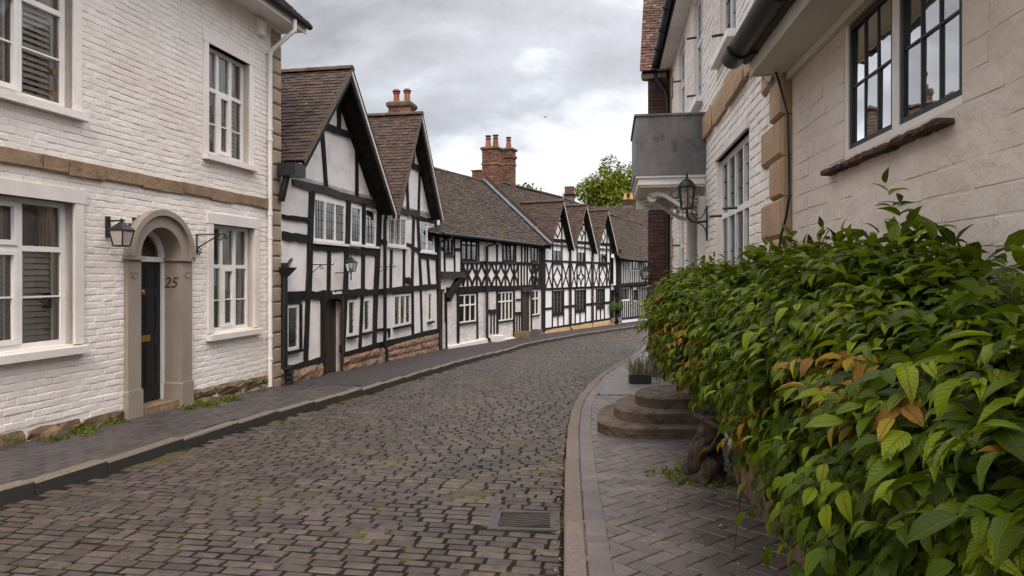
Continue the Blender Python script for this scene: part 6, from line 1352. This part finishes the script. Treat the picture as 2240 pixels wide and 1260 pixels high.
# rough stone footing below the climber
fw = thing('stone_footing', 'low rough stone footing in shade under the climber', 'wall', loc=(1.7, 3.5, gp(3.5)))
ms = []; Y = 2.0; rr = random.Random(19)
while Y < 5.1:
    l = rr.uniform(.2, .4); ym = Y + l / 2; x = Xwall(ym) - .10; ms.append(frame4((x - 1.7, ym - 3.5, gp(ym) + .12 - gp(3.5)), (-.12 * l, -.99 * l, 0), (.16, 0, 0), (0, 0, .30 + rr.uniform(-.05, .05)))); Y += l + .01
pieces(fw, 'stone', 'stones', rough_variants(.3, .28, .16, .025, 5, 47), ms, SANDM)
# ================================================================== trees beyond
def tree(name, label, X, Y, zbase, H, crown, n, leaf, seed, trunk_r=.3, group=None):
    t = thing(name, label, 'tree', loc=(X, Y, zbase), group=group); rr = random.Random(seed); cz, rx, rz = crown
    MB().tube([(0, 0, 0), (.1, 0, H * .3), (-.05, .1, cz)], [trunk_r, trunk_r * .75, trunk_r * .4], 9).obj('trunk', BARK, t, True)
    cl_ = []
    for i in range(90 if n > 1500 else 7):
        d = Vector((rr.gauss(0, 1), rr.gauss(0, 1), rr.gauss(0, 1))).normalized(); k = rr.uniform(.35, .95); cl_.append((Vector((d.x * rx * k, d.y * rx * k, cz + d.z * rz * k * (1 if d.z > 0 else .8))), rx * rr.uniform(.22, .36)))
    for c, r in cl_[:14]: MB().tube([(0, 0, cz - rz * .5), tuple(c * .5 + Vector((0, 0, cz * .5 - rz * .1))), tuple(c)], [trunk_r * .35, trunk_r * .2, .02], 6).obj('limb', BARK, t, True)
    b = MB(); per = n // len(cl_)
    for c, r in cl_:
        for i in range(per):
            d = Vector((rr.gauss(0, 1), rr.gauss(0, 1), rr.gauss(0, 1))).normalized(); p = c + d * r * rr.uniform(.55, 1.05) ** .6; s_ = leaf * rr.uniform(.6, 1.25)
            nn = (d + Vector((rr.gauss(0, .5), rr.gauss(0, .5), .5 + rr.gauss(0, .4)))).normalized(); a = nn.orthogonal().normalized(); q = rr.uniform(0, 6.28); u_ = a * math.cos(q) + nn.cross(a) * math.sin(q); v_ = nn.cross(u_)
            b.add([tuple(p - u_ * s_), tuple(p + v_ * s_ * .5), tuple(p + u_ * s_), tuple(p - v_ * s_ * .5)], [(0, 1, 2, 3)])
    b.obj('crown', TREEL, t, kind='stuff', fix=False); return t
Yt = 78; Xt = (1350 - CX) / F * Yt; zbt = gp(60) - .4
tree('broadleaf_tree', 'broad green tree rising behind the far roofs', Xt, Yt, zbt, CAMZ + 250 / F * Yt - zbt, (CAMZ + 150 / F * Yt - zbt, 4.5, 5.0), 26000, .22, 51, .35)
tree('broadleaf_tree', 'lower green tree at the right edge of the far roofs', (1435 - CX) / F * 74, 74, zbt, 9, (CAMZ + 130 / F * 74 - zbt, 3.6, 3.6), 9000, .22, 53, .3)
for i, (x, top) in enumerate(((1135, 395), (1146, 393), (1153, 397), (1161, 396), (1172, 402), (1186, 408))):
    Yp = 52; zt = CAMZ + (HY - top) / F * Yp; zb = gp(52) - .4
    tree('slender_tree', ('leafy twig tops of a slim tree above the roof ridge, first', 'slim tree tip above the roof ridge, second from the big chimney', 'slim tree tip above the roof ridge, third from the big chimney', 'fullest slim tree tip above the roof ridge behind the chimney', 'slim tree tip above the roof ridge, second from the right', 'lowest slim tree tip above the roof ridge, rightmost of the row')[i] if i else 'slim tree tip above the roof ridge nearest the big chimney', (x - CX) / F * Yp, Yp, zb, zt - zb, (zt - zb - .65, .22, .75), 170, .075, 60 + i, .05, 'slim tree tips above the ridge')
# ================================================================== small things
bd = thing('bird', 'small dark bird flying in the grey sky', 'bird', Matrix.Translation(((1193 - CX) / F * 60, 60, CAMZ + (HY - 256) / F * 60)) @ Matrix.Rotation(.5, 4, 'Z'))
MB().lathe([(.004, -.15), (.03, -.10), (.05, -.02), (.045, .05), (.03, .09), (.012, .12), (.002, .14)], (0, 0, 0), 8).obj('body', IRON, bd, True); bd.children[0].matrix_local = Matrix.Rotation(math.radians(90), 4, 'Y')
for sg in (-1, 1): MB().add([(-.04, sg * .02, .0), (.05, sg * .02, .0), (.03, sg * .16, .07), (-.05, sg * .30, .03), (-.04, sg * .02, .01), (.05, sg * .02, .01), (.03, sg * .16, .08), (-.05, sg * .30, .036)], [(0, 1, 2, 3), (7, 6, 5, 4), (0, 4, 5, 1), (1, 5, 6, 2), (2, 6, 7, 3), (3, 7, 4, 0)]).obj('wing', IRON, bd)
# weeds and moss along the foot of the white house, litter on the right footway
WEED = leaf_mat('weed_leaf', (.05, .07, .008), (.10, .13, .010), (.16, .19, .015), .3, .6)
b = MB(); rr = random.Random(23)
for (px, py, n, s_) in ((625 / 3.5, 690 + 870 / 3.5, 90, .07), (440, 885, 60, .06), (500, 876, 90, .05), (460, 888, 40, .04), (250, 925, 40, .04), (340, 900, 30, .03), (180, 950, 40, .05), (120, 962, 30, .04), (410, 893, 30, .04), (1500, 1045, 80, .09)):
    X, Y = on_ground(px, py)
    for i in range(n):
        x, y = X + rr.gauss(0, s_ * 1.4), Y + rr.gauss(0, s_ * 1.6); z = gp(y); h = rr.uniform(.015, .055); dx, dy = rr.gauss(0, .02), rr.gauss(0, .02); w = rr.uniform(.006, .014)
        b.add([(x - w, y, z), (x + w, y, z), (x + dx + w, y + dy, z + h), (x + dx - w, y + dy + w, z + h)], [(0, 1, 2, 3)])
tag(b.obj('weeds', WEED, kind='stuff', fix=False), 'tufts of weed and moss along the foot of the walls', 'weeds')
b = MB()
for i in range(260):
    if i < 130: Y = rr.uniform(3.4, 8); X = XR(Y) - abs(rr.gauss(0, .05)) - .01; z = zr(Y)
    else: Y = rr.uniform(3.4, 6.5); X = XR(Y) + .3 + abs(rr.gauss(.55, .25)); z = gp(Y)
    if X > Xwall(Y) - .1: continue
    s_ = rr.uniform(.006, .018); a = rr.uniform(0, 6.3); c, s2 = math.cos(a) * s_, math.sin(a) * s_; z += .003
    b.add([(X - c, Y - s2, z), (X + s2 * .6, Y - c * .6, z + rr.uniform(0, .006)), (X + c, Y + s2, z + rr.uniform(0, .01)), (X - s2 * .6, Y + c * .6, z)], [(0, 1, 2, 3)])
tag(b.obj('fallen_leaves', leaf_mat('litter', (.05, .03, .02), (.16, .09, .03), (.42, .36, .24), .1, .8), kind='stuff', fix=False), 'dry leaf litter along the right kerb and footway', 'leaf litter')
